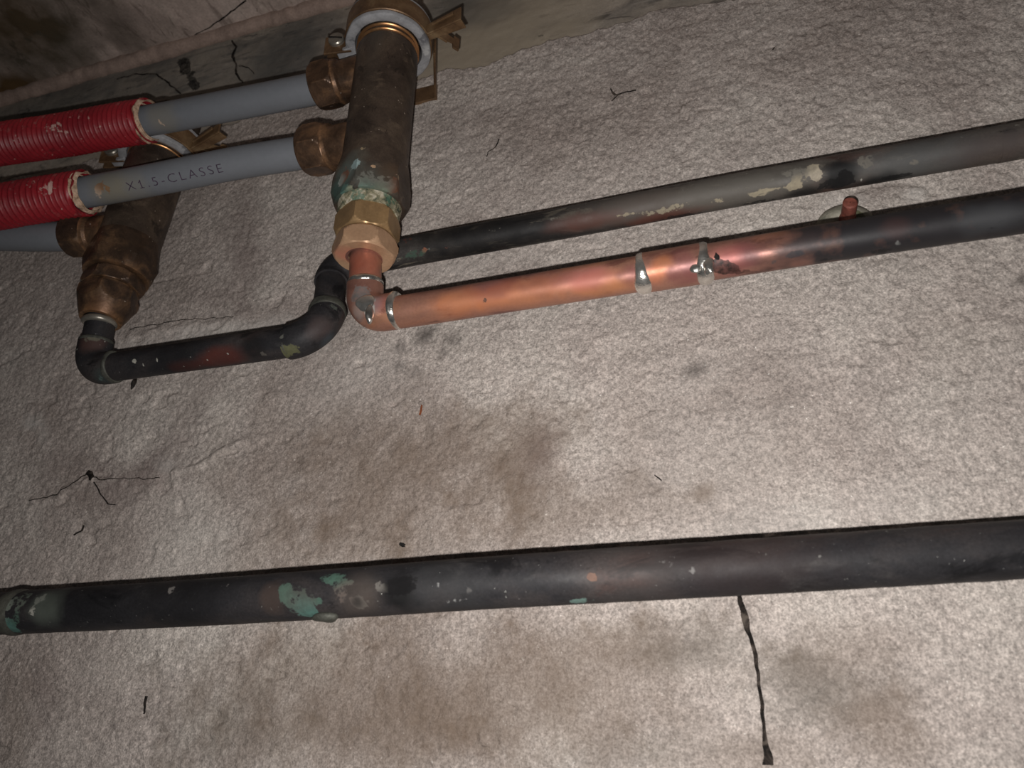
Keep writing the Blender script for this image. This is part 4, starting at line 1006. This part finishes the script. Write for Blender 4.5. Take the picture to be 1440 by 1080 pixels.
ring_at(e1 + h1 * 0.0190, h1, RD + 0.0002, 0.0040, M['dark_rough'], dt, 'solder_joint', 85, 0.0011)
ring_at(e1 + v1 * 0.0190, v1, RD + 0.0002, 0.0035, M['dark_rough'], dt, 'solder_joint', 86, 0.0011)
tube('elbow', fillet([e2 - h1 * 0.0215, e2, e2 + v2 * 0.0215], 0.0180), RD + 0.0012, M['dark'], dt, 52, 0.001, seed=87,
     soft=[(dq(450, 460), .008, srgb(70, 58, 56), .6), (dq(465, 480), .006, srgb(66, 74, 80), .5)], mark=[(dq(403, 497), .0055, srgb(92, 92, 66), .8, h1, 1.7), (dq(470, 430), .004, srgb(80, 84, 78), .5), (dq(386, 472), .003, srgb(100, 100, 92), .5, v2, 2)])
ring_at(e2 - h1 * 0.0217, h1, RD + 0.0002, 0.0034, M['dark_rough'], dt, 'solder_joint', 88, 0.0009)
ring_at(e2 + v2 * 0.0225, v2, RD + 0.0003, 0.0075, M['dark_rough'], dt, 'solder_joint', 89, 0.0016)['label'] = 'wide grey solder collar'
tube('riser', np.array([e2 + v2 * 0.015, e3 - v2 * 0.010]), RD, M['dark'], dt, 48, 0.0015, seed=90)
tube('elbow', fillet([e3 - v2 * 0.0160, e3, e3 + h2 * 0.0185], 0.0125), RD + 0.0012, M['dark'], dt, 52, 0.001, seed=91, soft=[(dq(455, 385), .008, srgb(52, 62, 66), .5)])
hu = upr[3] - upr[2]; hu = hu / np.linalg.norm(hu)
LG = srgb(112, 108, 100); TAN = srgb(160, 150, 128)
tube('upper_run', smooth_path([e3 + h2 * 0.012] + upr, 300), RD, M['dark_scuffed'], dt, 52, 0.0014, seed=92,
     soft=[(uq(660, 340), .022, BLACK, .8, hu, 2), (uq(760, 322), .012, BLACK, .5, hu, 2), (uq(860, 300), .012, srgb(74, 68, 64), .7, hu, 3), (uq(920, 290), .012, srgb(88, 80, 74), .7, hu, 3), (uq(1020, 270), .012, srgb(92, 88, 82), .7, hu, 3), (uq(1110, 255), .012, srgb(92, 88, 82), .7, hu, 2), (uq(930, 310), .005, srgb(88, 50, 40), .7, hu, 5), (uq(820, 315), .006, srgb(84, 48, 38), .6, hu, 4), (uq(1260, 235), .012, srgb(86, 86, 84), .6, hu, 3), (uq(1340, 215), .012, srgb(78, 78, 78), .5, hu, 3), (uq(1185, 245), .010, BLACK, .95), (uq(1230, 262), .006, BLACK, .8, hu, 2.5), (uq(1130, 275), .005, BLACK, .8, hu, 2.5), (uq(1400, 215), .010, srgb(70, 58, 54), .5, hu, 2)],
     mark=[(uq(1150, 246), .0042, srgb(176, 166, 148), .85), (uq(1145, 232), .003, TAN, .6), (uq(1118, 240), .004, LG, .6, hu, 2), (uq(1115, 265), .004, TAN, .65, hu, 2), (uq(1070, 275), .003, TAN, .55, hu, 3), (uq(930, 300), .0025, srgb(150, 142, 122), .55, hu, 6), (uq(1010, 285), .002, TAN, .5, hu, 4), (uq(880, 303), .0018, TAN, .5, hu, 6), (uq(960, 288), .0016, TAN, .5, hu, 7), (uq(1040, 262), .0016, LG, .5, hu, 6), (uq(1090, 268), .0016, TAN, .55, hu, 4), (uq(1190, 255), .006, BLACK, .7), (uq(1170, 262), .005, BLACK, .7, hu, 2), (uq(1260, 252), .003, BLACK, .7, hu, 4), (uq(960, 312), .003, BLACK, .6, hu, 6), (uq(1070, 292), .003, BLACK, .6, hu, 5), (uq(700, 320), .002, LG, .4, hu, 6), (uq(780, 305), .002, LG, .42, hu, 6), (uq(1215, 225), .005, LG, .6), (uq(1215, 255), .0015, WHITE, .7), (uq(1290, 228), .002, LG, .6, hu, 2), (uq(595, 353), .0022, srgb(140, 88, 66), .7), (uq(602, 352), .0016, srgb(96, 110, 104), .6), (uq(628, 350), .002, srgb(96, 58, 48), .55), (uq(580, 362), .004, srgb(56, 78, 66), .55, hu, 3), (uq(600, 340), .0016, srgb(110, 116, 116), .5), (uq(570, 335), .004, srgb(82, 46, 38), .5, hu, 2)])
lump('hanging_dirt', P(187, 541, .3195), 0.0016, M['thread'], dt, (0.7, 0.7, 2.2), 12, 0.4)['label'] = 'black crumb hanging below the pipe'

# ------------------------------------------------------------------ wall fixing above the copper pipe
fc = P(1192, 306, .351)
ft = thing('wall_fixing', 'red-brown rod end in a pale rosette on wall between the two right-hand pipes', 'fixing', np.array([fc[0], D, fc[2]]))
cw = np.array([fc[0], D + 0.001, fc[2]]); toward = np.array([0, -1.0, 0])
lathe('rosette', cw, toward, [(0, 0.0005), (0, 0.0150), (0.0022, 0.0146), (0.005, 0.0115), (0.0085, 0.0070), (0.0092, 0.0045), (0.0092, 0.0004)], M['rosette'], ft, 56, sharp=60, seed=95, rough=0.0005, mark=[(cw + np.array([0.008, -0.006, 0.006]), .0045, srgb(90, 92, 60), .7), (cw + np.array([-0.009, -0.006, 0.006]), .005, srgb(120, 122, 110), .6)])
lathe('rod', cw, toward, [(0.008, 0.0004), (0.008, 0.0042), (0.0105, 0.0040), (0.011, 0.0036), (0.0225, 0.0035), (0.0232, 0.0028), (0.0233, 0.0003)], M['rod'], ft, 36, seed=96, rough=0.0003)
